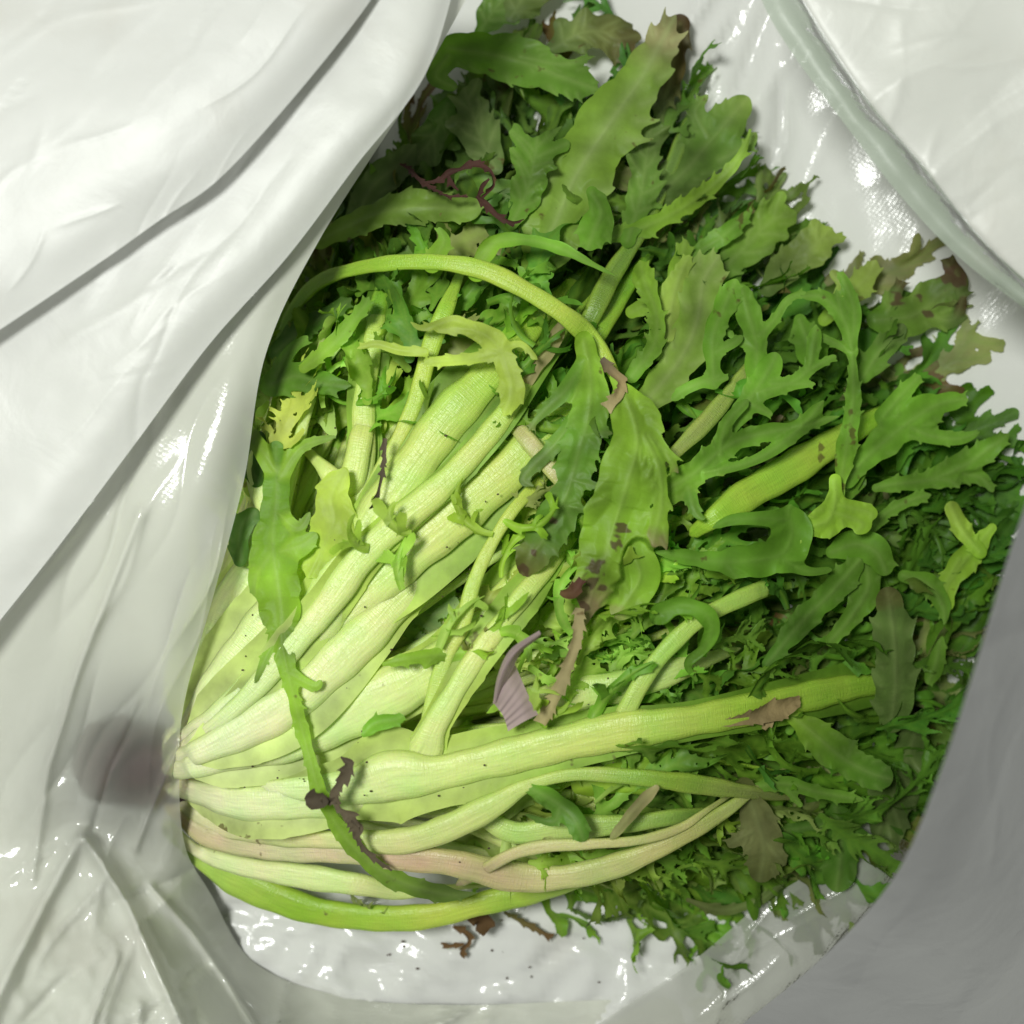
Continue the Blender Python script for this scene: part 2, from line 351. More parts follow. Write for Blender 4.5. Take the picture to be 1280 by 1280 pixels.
def sheet(name, rows, nu, nv, disp, mat, parent=bag, thin=None):
    rows = np.array(rows, float)                 # (R, K, 3)
    R, K = rows.shape[:2]
    def cr1(A, n):                               # along axis 0, uniform
        k = len(A); Q = np.concatenate([2 * A[:1] - A[1:2], A, 2 * A[-1:] - A[-2:-1]])
        t = np.linspace(0, k - 1, n); i = np.clip(t.astype(int), 0, k - 2); u = (t - i).reshape(-1, *([1] * (A.ndim - 1)))
        a, b, c, d = Q[i], Q[i + 1], Q[i + 2], Q[i + 3]
        return .5 * (2 * b + (c - a) * u + (2 * a - 5 * b + 4 * c - d) * u ** 2 + (3 * b - a - 3 * c + d) * u ** 3)
    G = cr1(rows, nu); G = np.swapaxes(cr1(np.swapaxes(G, 0, 1), nv), 0, 1)
    x, y, z = G[..., 0], G[..., 1], G[..., 2]
    z = z + disp(x, y)
    cl = np.ones(3) if thin is None else np.repeat(thin(x, y)[..., None], 3, -1)
    mb = MB(); mb.grid(P(x, y, z), cl, np.stack([x / 1280, y / 1280], -1))
    o = mb.build(name, mat, parent); return o

# inside of the bag: floor under the leaves, rising into walls on every side
xs = np.linspace(-260, 1560, 220); ys = np.linspace(-260, 1560, 220)
X, Y = np.meshgrid(xs, ys, indexing='ij')
rr, dd = polar(X, Y)
lift = bag_lift(X, Y)
Z = 1.5 + lift + 1.6 * (1 + fbm(X / 60, Y / 60, 3)) + 3.0 * (1 + fbm(X / 30, Y / 30, 5, 3, True)) * sstep(1060, 1180, Y) \
    + creases(X, Y, 11, 34, 300, 900, 1130, 1290, (30, 140), (1, 3.5), (4, 9), (-20, 70)) \
    + creases(X, Y, 12, 14, 840, 1000, -60, 260, (60, 200), (2, 6), (5, 14), (45, 80))
mb = MB(); mb.grid(P(X, Y, Z), np.ones(3), np.stack([X / 1280, Y / 1280], -1))
mb.build('bag_floor', film_mat('inner_film', .10, emboss=.15, tint=(.83, .84, .80), trans=.12), bag)

# left side: lowest layer (C) with the clear lower corner
C_rows = [
 [(615, -60, 84), (560, -60, 88), (430, -60, 86), (150, -60, 84), (-200, -60, 80)],
 [(520, 110, 80), (470, 110, 85), (360, 120, 84), (130, 120, 82), (-200, 100, 78)],
 [(402, 295, 74), (355, 295, 80), (270, 300, 80), (80, 300, 80), (-200, 290, 76)],
 [(333, 440, 70), (288, 440, 75), (200, 440, 76), (40, 440, 76), (-200, 440, 74)],
 [(305, 600, 64), (258, 600, 69), (170, 590, 70), (20, 590, 72), (-200, 590, 74)],
 [(268, 740, 59), (228, 740, 63), (140, 730, 64), (10, 740, 68), (-200, 740, 72)],
 [(230, 880, 53), (196, 880, 56), (115, 880, 57), (0, 880, 64), (-200, 890, 70)],
 [(224, 980, 48), (190, 985, 50), (110, 990, 52), (-10, 990, 60), (-200, 1000, 68)],
 [(232, 1060, 31), (196, 1068, 38), (105, 1045, 46), (-20, 1080, 56), (-200, 1090, 66)],
 [(262, 1115, 15), (225, 1135, 30), (140, 1130, 52), (0, 1160, 68), (-200, 1170, 78)],
 [(318, 1203, 10), (276, 1222, 27), (180, 1225, 62), (20, 1250, 84), (-200, 1270, 94)],
 [(430, 1246, 9), (370, 1275, 26), (250, 1300, 62), (60, 1330, 92), (-200, 1380, 104)],
 [(560, 1256, 12), (520, 1290, 22), (400, 1350, 50), (200, 1420, 84), (-100, 1500, 104)],
 [(700, 1252, 10), (690, 1290, 13), (640, 1370, 20), (560, 1460, 30), (400, 1560, 40)],
 [(860, 1242, 6), (870, 1290, 6), (890, 1370, 8), (900, 1460, 10), (900, 1560, 12)],
 [(1060, 1200, 1), (1080, 1290, 1), (1140, 1370, 4), (1150, 1460, 6), (1150, 1560, 8)],
]
def ridge(x, y, pts, h, w):
    pts = np.array(pts, float); best = np.full(x.shape, 1e9)
    for a, b in zip(pts[:-1], pts[1:]):
        d = b - a; t = np.clip(((x - a[0]) * d[0] + (y - a[1]) * d[1]) / (d @ d), 0, 1)
        best = np.minimum(best, np.hypot(x - a[0] - t * d[0], y - a[1] - t * d[1]))
    return h / (1 + (best / (w * .62)) ** 2)
def dispC(x, y):
    low = sstep(820, 1080, y)
    z = 1.0 * fbm(x / 90, y / 90, 21) - 4.5 * (1 - sstep(480, 720, y)) + low * 1.5 * fbm(x / 30, y / 40, 22, 3, True)
    z = z + ridge(x, y, [(98, 1050), (55, 1130), (0, 1240), (-40, 1330)], 9, 16) + ridge(x, y, [(108, 1050), (160, 1130), (200, 1220), (240, 1310)], 9, 14)
    z = z + ridge(x, y, [(190, 1110), (240, 1165), (280, 1220), (330, 1300)], 4, 9) + ridge(x, y, [(147, 1195), (118, 1270), (100, 1320)], 4, 8) + ridge(x, y, [(176, 1255), (170, 1320)], 3, 6)
    z = z + ridge(x, y, [(175, 640), (100, 830), (60, 960), (40, 1100)], 4, 12) + ridge(x, y, [(100, 650), (0, 780), (-60, 860)], 4, 14) + ridge(x, y, [(225, 930), (190, 1010), (170, 1060)], 3, 7) + ridge(x, y, [(178, 880), (140, 960), (115, 1040)], -3, 9)
    z = z + 2.2 * (1 - sstep(950, 1080, y)) * np.sin((x + .52 * y) / 17 + 2.5 * fbm(x / 130, y / 130, 33, 2)) * .35
    z = z + low * creases(x, y, 34, 26, 40, 620, 1080, 1290, (25, 110), (1.5, 4), (4, 9), (20, 80))
    return z + creases(x, y, 31, 14, -40, 260, 560, 1000, (60, 200), (1, 2.5), (5, 16), (55, 75))
# the film is stretched thin over the stump and clearer there
sheet('bag_side', C_rows, 300, 150, dispC, M_SIDE, thin=lambda x, y: .14 + .05 * sstep(600, 800, y) + np.maximum(.74 * np.exp(-(((x - 172) / 120) ** 2 + ((y - 960) / 110) ** 2)), .34 * np.exp(-((np.interp(y, [290, 440, 600, 740, 880, 980, 1060, 1115, 1203], [402, 333, 305, 268, 230, 224, 232, 262, 318]) - x) / 52) ** 2) * sstep(420, 560, y)))
# layer B folded over it
B_rows = [
 [(580, -60, 87.4), (545, -60, 90.8), (480, -60, 90.2), (300, -60, 87.4), (-60, -60, 86.1)],
 [(532, 92, 84.7), (500, 92, 88.0), (430, 80, 87.4), (240, 40, 84.7), (-80, 10, 83.4)],
 [(445, 207, 82.0), (410, 195, 86.1), (340, 175, 86.1), (170, 130, 84.7), (-120, 90, 83.4)],
 [(360, 320, 79.3), (318, 305, 84.0), (250, 275, 84.0), (90, 210, 83.4), (-160, 180, 82.0)],
 [(262, 430, 78.7), (215, 412, 83.4), (150, 380, 83.4), (0, 310, 82.8), (-200, 280, 82.0)],
 [(165, 560, 78.7), (115, 540, 82.8), (50, 505, 82.8), (-90, 430, 82.8), (-240, 380, 82.0)],
 [(60, 700, 79.3), (10, 680, 82.8), (-60, 640, 82.8), (-180, 560, 82.8), (-300, 500, 82.0)],
 [(-60, 850, 80.6), (-110, 820, 82.8), (-180, 790, 82.8), (-260, 700, 82.8), (-340, 640, 82.0)],
]
sheet('bag_fold', B_rows, 200, 90, lambda x, y: 1.0 * fbm(x / 80, y / 80, 41) + creases(x, y, 43, 8, 100, 520, 0, 500, (60, 180), (.5, 1.2), (8, 20), (40, 60)) + creases(x, y, 44, 30, 60, 560, 0, 560, (20, 90), (.15, .5), (2, 5), (20, 80)), M_FOLD)
A_rows = [
 [(505, -60, 95.8), (470, -60, 100.2), (400, -60, 101.8), (200, -60, 99.5), (-80, -60, 98.0)],
 [(440, 32, 95.0), (400, 10, 100.2), (335, -25, 101.8), (150, -80, 99.5), (-80, -140, 98.0)],
 [(350, 142, 94.3), (308, 112, 99.5), (240, 70, 101.8), (60, -20, 100.2), (-100, -80, 99.5)],
 [(270, 227, 93.5), (225, 190, 98.8), (160, 140, 101.8), (0, 50, 101.0), (-150, -20, 99.5)],
 [(200, 275, 92.7), (160, 232, 98.0), (100, 175, 101.0), (-60, 90, 101.0), (-200, 30, 99.5)],
 [(128, 326, 92.7), (90, 280, 97.2), (30, 215, 100.2), (-120, 140, 101.0), (-240, 80, 99.5)],
 [(0, 412, 92.7), (-30, 360, 97.2), (-80, 300, 100.2), (-180, 230, 101.0), (-280, 160, 99.5)],
 [(-120, 490, 92.7), (-150, 440, 97.2), (-190, 380, 100.2), (-260, 320, 101.0), (-340, 260, 99.5)],
]
sheet('bag_fold', A_rows, 260, 140, lambda x, y: -1.5 + .8 * fbm(x / 110, y / 110, 51) + creases(x, y, 53, 26, -40, 420, -20, 380, (25, 120), (.15, .5), (2, 6), (20, 75)), M_FOLD)
# upper right flap with its folded rim
R_rim = [(935, -70), (952, 0), (990, 66), (1052, 150), (1120, 238), (1195, 318), (1290, 392), (1400, 470)]
R_wid = [44, 46, 44, 40, 44, 36, 26, 22]
R_rows, rim_rows = [], []
for (x, y), w in zip(R_rim, R_wid):
    rim_rows.append([(x, y, 93), (x + w * .35, y - w * .22, 95.5), (x + w * .7, y - w * .45, 95), (x + w * 1.05, y - w * .68, 93)])
    a, b = x + w * .9, y - w * .6
    R_rows.append([(a - 4, b + 3, 94), (a + 4, b - 4, 98), (a + 70, b - 30, 102), (a + 180, b - 60, 108), (a + 340, b - 90, 116), (a + 560, b - 120, 120)])
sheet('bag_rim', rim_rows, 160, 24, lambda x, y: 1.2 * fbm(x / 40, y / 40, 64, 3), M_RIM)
sheet('bag_flap', R_rows, 200, 120, lambda x, y: 2.0 * fbm(x / 95, y / 95, 61, 3) + creases(x, y, 63, 7, 1060, 1280, 0, 300, (60, 150), (.6, 1.6), (22, 40), (20, 60)) + creases(x, y, 64, 26, 980, 1280, 0, 380, (20, 90), (.2, .7), (3, 8), (0, 90)), M_FLAP)
# lower right flap: rises close to the camera, then falls away
L_pts = [(1350, 400), (1312, 540), (1262, 690), (1218, 835), (1176, 962), (1120, 1092), (1030, 1195), (915, 1290), (800, 1380)]
L_top = [112, 128, 142, 148, 146, 132, 96, 52, 30]
L_rows = []
for (x, y), z in zip(L_pts, L_top):
    L_rows.append([(x, y, z), (x + 26, y + 16, z * .945), (x + 68, y + 42, z * .85), (x + 150, y + 80, z * .62), (x + 270, y + 130, z * .2), (x + 420, y + 190, 2)])
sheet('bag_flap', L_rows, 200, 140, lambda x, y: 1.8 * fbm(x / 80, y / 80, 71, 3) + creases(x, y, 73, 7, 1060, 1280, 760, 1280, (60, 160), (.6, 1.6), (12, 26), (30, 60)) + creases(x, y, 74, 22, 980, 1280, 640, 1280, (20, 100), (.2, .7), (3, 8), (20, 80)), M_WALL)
# thin wall of the bag between the leaves and the raised flap
W_rows = [
 [(1045, 1010, 18), (1075, 1022, 19), (1120, 1045, 16), (1190, 1080, 4)],
 [(1015, 1085, 17), (1048, 1098, 18), (1095, 1120, 19), (1180, 1150, 4)],
 [(950, 1130, 16), (985, 1150, 17), (1040, 1180, 18), (1120, 1230, 4)],
 [(868, 1200, 16), (910, 1220, 17), (970, 1250, 18), (1060, 1290, 4)],
 [(775, 1262, 16), (822, 1275, 17), (890, 1305, 18), (1000, 1340, 6)],
 [(680, 1325, 16), (735, 1335, 17), (820, 1360, 18), (960, 1400, 6)],
]
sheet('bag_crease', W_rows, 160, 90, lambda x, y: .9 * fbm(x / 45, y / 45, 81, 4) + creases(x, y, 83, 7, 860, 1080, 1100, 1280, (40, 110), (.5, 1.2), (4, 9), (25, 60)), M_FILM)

# ------------------------------------------------------------------ the endive
endive = empty('curly_endive', tuple(P(*CORE, 20)))
tag(endive, 'head of curly endive lying inside the open plastic bag', 'endive')
EB = np.array(endive.location)
def put(o): o.location = tuple(-EB); return o     # meshes are built in world metres; the head's Empty sits at its stump

PALE = col3((.65, .78, .27)); CREAM = col3((.76, .81, .47)); YEL = col3((.46, .60, .085)); LIME = col3((.28, .49, .038))
GRN = col3((.132, .300, .024)); MID = col3((.066, .172, .016)); DARK = col3((.045, .14, .022)); OLIVE = col3((.098, .165, .036)); BROWN = col3((.13, .075, .03)); TAN = col3((.42, .36, .17))
def mixc(a, b, k): return a * (1 - k) + b * k
def green_at(x, y, shift=0.0):
    """natural colour of a leaf margin at this place of the head: pale heart -> lime -> green -> darker tips"""
    r, d = polar(x, y); r = r + shift
    g = ramp(r, [(0, PALE), (250, mixc(PALE, YEL, .4)), (400, YEL), (520, LIME), (640, GRN), (820, mixc(GRN, MID, .6)), (1200, MID)])
    k = sstep(420, 250, np.asarray(y, float)) if False else (1 - sstep(180, 420, y)) * .55
    return g * (1 - np.asarray(k)[..., None]) + OLIVE * np.asarray(k)[..., None]
def rib_at(x, y, shift=0.0):
    r, d = polar(x, y); r = r + shift
    return ramp(r, [(0, mixc(CREAM, TAN, .15)), (60, CREAM), (330, PALE), (520, mixc(PALE, YEL, .55)), (700, mixc(YEL, LIME, .6)), (950, mixc(LIME, GRN, .7)), (1200, GRN)])

def path(pts, h, step_mm=.6):
    """pts [(x,y,hw)...] in picture units, h mm above the heap (number or list) -> C, hw(m), x, y"""
    pts = np.array([p[:3] for p in pts], float); hh = np.broadcast_to(np.asarray(h, float), (len(pts),)) if np.ndim(h) == 0 else np.asarray(h, float)
    L = np.linalg.norm(np.diff(pts[:, :2], axis=0), axis=1).sum() * .3
    n = max(10, int(L / step_mm))
    Q = crom(np.c_[pts, hh], n)
    z = np.maximum(top(Q[:, 0], Q[:, 1]) + Q[:, 3], bag_lift(Q[:, 0], Q[:, 1]) + 4.2)
    k = np.ones(9) / 9; zp = np.r_[[z[0]] * 4, z, [z[-1]] * 4]; z = np.convolve(zp, k, 'valid')
    C = P(Q[:, 0], Q[:, 1], z); hw = np.maximum(Q[:, 2], .5) * pxm(z * 1e-3)
    return C, hw, Q[:, 0], Q[:, 1]

NLEAF = [0]
def stalk(pts, h=0, c=None, flat=.46, name='stalk', label=None, tilt=0, parent=None, chan=.12, shift=0, wing=0, ext=True):
    if pts[0][0] < 262 and parent is None:          # run on to the stump
        pts = [(203, 962 + .62 * (pts[0][1] - 965), pts[0][2] * .8)] + list(pts); h = h if np.ndim(h) == 0 else [h[0]] + list(h)
    elif parent is None and ext:                     # comes up out of the heap
        a, b = np.array(pts[0][:2], float), np.array(pts[1][:2], float); e = a + (a - b) / np.linalg.norm(a - b) * 34
        h = [h] * len(pts) if np.ndim(h) == 0 else list(h); pts = [(e[0], e[1], pts[0][2] * .7)] + list(pts); h = [h[0] - 12] + h
    if parent is None and ext:                       # and dives under again
        a, b = np.array(pts[-1][:2], float), np.array(pts[-2][:2], float); e = a + (a - b) / np.linalg.norm(a - b) * 70
        h = [h] * len(pts) if np.ndim(h) == 0 else list(h); pts = list(pts) + [(e[0], e[1], pts[-1][2] * .25)]; h = h + [h[-1] - 13]
    if wing: pts = [(a, b, w * 1.13) for a, b, w in pts]
    C, hw, x, y = path(pts, h, 1.0); mb = MB()
    cc = rib_at(x, y, shift) if c is None else ramp(np.linspace(0, 1, len(x)), c)
    t = np.linspace(0, 1, len(x)); cap = np.clip((1 - t) / .035, .02, 1) ** .5 * np.clip(t / .02, .02, 1) ** .5
    rib(mb, C, hw * cap, cc, cc * .6 + mixc(LIME, YEL, .6) * .4, flat, chan, tilt=tilt)
    o = mb.build(name, M_STALK, parent or endive)
    if wing and parent is None:
        m2 = MB(); ww = hw * wing * (1 + .25 * np.sin(t * 9 + rng.uniform(0, 6))) * np.clip((1 - t) / .1, 0, 1) ** .6 * np.clip(t / .1, .2, 1)
        Cw = C.copy(); Cw[:, 2] -= hw * .12
        wc = mixc(cc, green_at(x, y, 60 + shift), .75)
        blade(m2, Cw, ww + .0002, cc, wc, cup=.05, ruf=0, tooth=.0007, tl=(.006, .016), m=5, skip=.6)
        m2.build('blade', M_BLADE, o)
    if parent is None: put(o); NLEAF[0] += 1
    if label: o['label'] = label
    return o
# --- leaf outlines as soft unions of tapering strokes, so that lobes grow out of the leaf with webbed forks
def dense(pts, step, tip=.08):
    pts = np.array(pts, float); L = np.linalg.norm(np.diff(pts[:, :2], axis=0), axis=1).sum()
    n = max(5, int(L / step) + 1); Q = crom(pts, n); t = np.linspace(0, 1, n)
    Q[:, 2] = np.maximum(Q[:, 2], .05) * np.clip((1 - t) / tip, 0, 1) ** .6 if tip > 0 else np.maximum(Q[:, 2], .05)
    return Q, t
def field(strokes, g):
    """strokes: list of (Q(n,>=4: x,y,w,h), t(n), k, main?) -> grid with depth, height, place along the leaf, distance to the main vein"""
    lo = np.min([q[0][:, :2].min(0) - q[0][:, 2].max() for q in strokes], 0) - 3 * g; hi = np.max([q[0][:, :2].max(0) + q[0][:, 2].max() for q in strokes], 0) + 3 * g
    nx, ny = ((hi - lo) / g).astype(int) + 2
    X, Y = np.meshgrid(lo[0] + g * np.arange(nx), lo[1] + g * np.arange(ny), indexing='ij')
    F = np.full(X.shape, -1e3); H = np.zeros(X.shape); TT = np.zeros(X.shape); V = np.full(X.shape, 1e3)
    for q, t, k, vein in strokes:
        m = q[:, 2].max() + k + 2 * g
        i0, j0 = np.maximum(((q[:, :2].min(0) - m - lo) / g).astype(int), 0); i1, j1 = ((q[:, :2].max(0) + m - lo) / g).astype(int) + 2
        sl = (slice(i0, i1), slice(j0, j1)); x, y = X[sl], Y[sl]
        D = np.hypot(x[..., None] - q[:, 0], y[..., None] - q[:, 1]); f = q[:, 2] - D
        a = f.argmax(-1); fs = np.take_along_axis(f, a[..., None], -1)[..., 0]; dn = D.min(-1)
        h = np.clip(.5 + .5 * (fs - F[sl]) / k, 0, 1)
        h = np.where(F[sl] < -500, 1.0, h)
        Fo = np.where(F[sl] < -500, fs, F[sl])
        F[sl] = Fo * (1 - h) + fs * h + k * h * (1 - h)
        H[sl] = H[sl] * (1 - h) + q[a, 3] * h; TT[sl] = TT[sl] * (1 - h) + t[a] * h
        V[sl] = np.minimum(V[sl], dn + (0 if vein else 1.2 * g))
    return X, Y, F, H, TT, V
def cut(X, Y, F, g):
    """cells inside the outline; corners outside are drawn in onto it"""
    ins = F > 0
    cell = ins[:-1, :-1] | ins[1:, :-1] | ins[:-1, 1:] | ins[1:, 1:]
    idx = np.arange(F.size).reshape(F.shape)
    quads = np.stack([idx[:-1, :-1], idx[1:, :-1], idx[1:, 1:], idx[:-1, 1:]], -1)[cell]
    gx, gy = np.gradient(F, g); n2 = gx ** 2 + gy ** 2 + .05
    st = np.where(ins, 0, np.clip(F / n2, -1.2 * g, 0))
    used = np.unique(quads); rem = np.full(F.size, -1); rem[used] = np.arange(len(used))
    x = (X - st * gx).ravel()[used]; y = (Y - st * gy).ravel()[used]
    return x, y, used, rem[quads]
def addmesh(mb, pts, quads, cols, uv):
    mb.v.append(pts); mb.f.append(quads + mb.n); mb.c.append(cols); mb.uv.append(uv); mb.n += len(pts)
def spikes(Q, gap, size, side=(1, 1), skip=.3, fwd=(.5, 1.0)):
    """small forward pointing teeth on both edges of a stroke"""
    out = []; s = np.r_[0, np.cumsum(np.hypot(*np.diff(Q[:, :2], axis=0).T))]
    for sg, on in zip((-1, 1), side):
        x = rng.uniform(.05, .15) * s[-1]
        while x < s[-1] * .97 and on:
            i = min(len(s) - 2, int(np.searchsorted(s, x))); T = unit(Q[i + 1, :2] - Q[i, :2]); S = np.array([-T[1], T[0]]) * sg; w = Q[i, 2]
            if rng.random() > skip:
                a = rng.uniform(*fwd); L = size * rng.uniform(.5, 1.3); d = T * math.sin(a) + S * math.cos(a); d2 = unit(d + T * rng.uniform(.2, .8))
                p = Q[i, :2] + S * w * .75; r = min(w * .5, size * .34)
                pts = np.array([[*p, r, Q[i, 3]], [*(p + d * (L * .5 + w * .25)), r * .5, Q[i, 3]], [*(p + d * (L * .5 + w * .25) + d2 * L * .5), size * .03, Q[i, 3]]])
                q, t = dense(pts, max(1e-9, L / 7), 0); out.append((q, t * 0 + i / len(s), size * .5, False))
            x += gap * rng.uniform(.5, 1.6)
    return out
def side_lobes(Q, t0, t1, gap, Lr, wr, sides=(-1, 1), ang=(.5, 1.1), sub=(0, 2), hvar=3.0, tooth=0, fade=.5):
    out = []; s = np.r_[0, np.cumsum(np.hypot(*np.diff(Q[:, :2], axis=0).T))]; T_ = s[-1]
    for sg in sides:
        x = T_ * t0 + rng.uniform(0, gap * .6)
        while x < T_ * t1:
            i = min(len(s) - 2, int(np.searchsorted(s, x))); q = x / T_
            T = unit(Q[i + 1, :2] - Q[i, :2]); S = np.array([-T[1], T[0]]) * sg
            L = rng.uniform(*Lr) * (1.1 - fade * abs(q - .55)); w = rng.uniform(*wr); a = rng.uniform(*ang); b = rng.uniform(-.5, 1.0); n = 6
            p = Q[i, :2].copy(); pts = []; dh = rng.uniform(-hvar, hvar); tipk = rng.choice((0, 0, 0, 1, 1, 2))
            for k in range(n):
                u = k / (n - 1); aa = a - b * u
                wk = w * {0: 1.25 - 1.15 * u, 1: .8 + .45 * math.sin(math.pi * u) - .7 * u ** 3, 2: .75 + .5 * u ** 2}[tipk]
                pts.append([*p, max(wk, .1 * w), Q[i, 3] + dh * u ** 1.5]); p = p + (T * math.cos(aa) + S * math.sin(aa)) * L / (n - 1)
            qq, tt = dense(pts, L / 16, .12); out.append((qq, tt * 0 + q, w * 1.3, True))
            for _ in range(rng.randint(*sub)):
                j = rng.randint(int(len(qq) * .3), len(qq) - 3); t2 = unit(qq[j + 1, :2] - qq[j, :2]); s2 = np.array([-t2[1], t2[0]]) * rng.choice((-1, 1)); l2 = L * rng.uniform(.2, .45); c = rng.uniform(.5, 1.1)
                p2 = qq[j, :2]; e = p2 + (t2 * math.cos(c) + s2 * math.sin(c)) * l2 * .55; f = e + unit(t2 * math.cos(c * .5) + s2 * math.sin(c * .5)) * l2 * .45
                q3, t3 = dense([[*p2, w * .6, qq[j, 3]], [*e, w * .5, qq[j, 3]], [*f, w * .1, qq[j, 3]]], l2 / 10, .1); out.append((q3, t3 * 0 + q, w * .9, False))
            if tooth: out += spikes(qq, tooth * 2.4, tooth, skip=.4)
            x += gap * rng.uniform(.6, 1.4)
    return out
def ruffle2(x, y, wl, n=5):
    s = 0
    for k in range(n):
        a = rng.uniform(0, 6.28); f = 6.28 / (wl * rng.uniform(.6, 1.6)); s = s + np.sin((x * math.cos(a) + y * math.sin(a)) * f + rng.uniform(0, 6.28))
    return s / n ** .5

# templates in the leaf's own plane, mm: u along the rachis, v across
def template(L, body, lobL, lobW, gap, sub, tooth, t0=.05, g=.62):
    n = 9; u = np.linspace(0, 1, n)
    main = np.c_[u * L, [rng.uniform(-1, 1) for _ in u], body * np.interp(u, [0, .15, .5, .85, 1], [.7, 1, 1.05, .8, .25]) * np.array([rng.uniform(.75, 1.25) for _ in u]), u * 0]
    Q, t = dense(main, 1.2); st = [(Q, t, 2.0, True)]
    st += side_lobes(Q, t0, .96, gap, lobL, lobW, sub=sub, hvar=5, tooth=tooth)
    st += spikes(Q, tooth * 3, tooth * 1.2)
    X, Y, F, H, T, V = field(st, g); x, y, used, quads = cut(X, Y, F, g)
    return dict(L=L, u=x, v=y, q=quads, d=F.ravel()[used], h=H.ravel()[used], t=np.clip(x / L, 0, 1), vein=V.ravel()[used])
def wear(tp, C, kap, ruf, cc, cm, cend, roll, twist, mb, flip=1, cupsign=1):
    """lay a template along the centre line C (metres)"""
    s = np.r_[0, np.cumsum(np.linalg.norm(np.diff(C, axis=0), axis=1))] * 1e3; Lc = s[-1]; off = Lc - tp['L'] * .98
    T = unit(np.gradient(C, axis=0)); S = unit(np.cross(np.broadcast_to([0, 0, 1.0], C.shape), T)); N = unit(np.cross(T, S))
    a = np.radians(roll + twist * s / Lc) + wob(s / Lc * 3, .25)
    S, N = S * np.cos(a)[:, None] + N * np.sin(a)[:, None], N * np.cos(a)[:, None] - S * np.sin(a)[:, None]
    uu = tp['u'] + off; v = tp['v'] * flip
    def at(A):
        B = np.stack([np.interp(uu, s, A[:, k]) for k in range(3)], -1)
        ex = np.clip(uu - Lc, 0, None) + np.clip(uu, None, 0)
        return B, ex
    Cb, ex = at(C); Tb, _ = at(T); Sb, _ = at(S); Nb, _ = at(N)
    k = kap * (1 + .5 * np.sin(uu / 14 + rng.uniform(0, 6))); th = np.clip(v * k, -2.6, 2.6); kk = np.where(np.abs(k) < 1e-4, 1e-4, k)
    lat = np.sin(th) / kk; up = (1 - np.cos(th)) / kk
    nz = ruffle2(uu, v, 16) * ruf * np.clip(np.abs(v) / 6, 0, 1) + tp['h'] * .8
    pts = Cb + Tb * (ex * 1e-3)[:, None] + Sb * (lat * 1e-3)[:, None] + Nb * ((up + nz) * 1e-3)[:, None]
    keep_above(pts)
    tt = np.clip(uu / Lc, 0, 1); dd = np.clip(tp['vein'] / 2.2, 0, 1) ** .6
    xs = np.linspace(0, 1, len(cc))
    A = np.stack([np.interp(tt, xs, cc[:, k]) for k in range(3)], -1); B = np.stack([np.interp(tt, xs, cm[:, k]) for k in range(3)], -1)
    col = A * (1 - dd)[:, None] + B * dd[:, None]
    far = np.clip(np.abs(v) / 22, 0, 1)[:, None]; col = col * (1 - far * .8) + np.asarray(cend) * far * .8
    addmesh(mb, pts, tp['q'], col, np.stack([v / 20 + .5, uu / 10], -1))
TA = [template(rng.uniform(62, 92), rng.uniform(1.7, 2.8), (11, 25), (1.0, 2.0), rng.uniform(7, 11), (1, 3), rng.uniform(1.3, 2.1)) for _ in range(11)]
TBr = [template(rng.uniform(60, 90), rng.uniform(4.5, 8), (7, 15), (1.8, 3.2), rng.uniform(9, 14), (0, 2), rng.uniform(1.6, 2.6)) for _ in range(7)]
TC = [template(rng.uniform(30, 50), rng.uniform(1.2, 2.6), (8, 19), (.8, 1.8), rng.uniform(5, 8.5), (0, 3), rng.uniform(1.0, 1.7), g=.5) for _ in range(14)]
TAc = [template(rng.uniform(62, 92), rng.uniform(2.0, 4), (11, 25), (1.5, 2.9), rng.uniform(9, 14), (0, 2), 2.0, g=1.0) for _ in range(8)]
TCc = [template(rng.uniform(34, 50), rng.uniform(1.6, 3.8), (8, 18), (1.3, 2.7), rng.uniform(7, 11), (0, 2), 1.6, g=.95) for _ in range(8)]

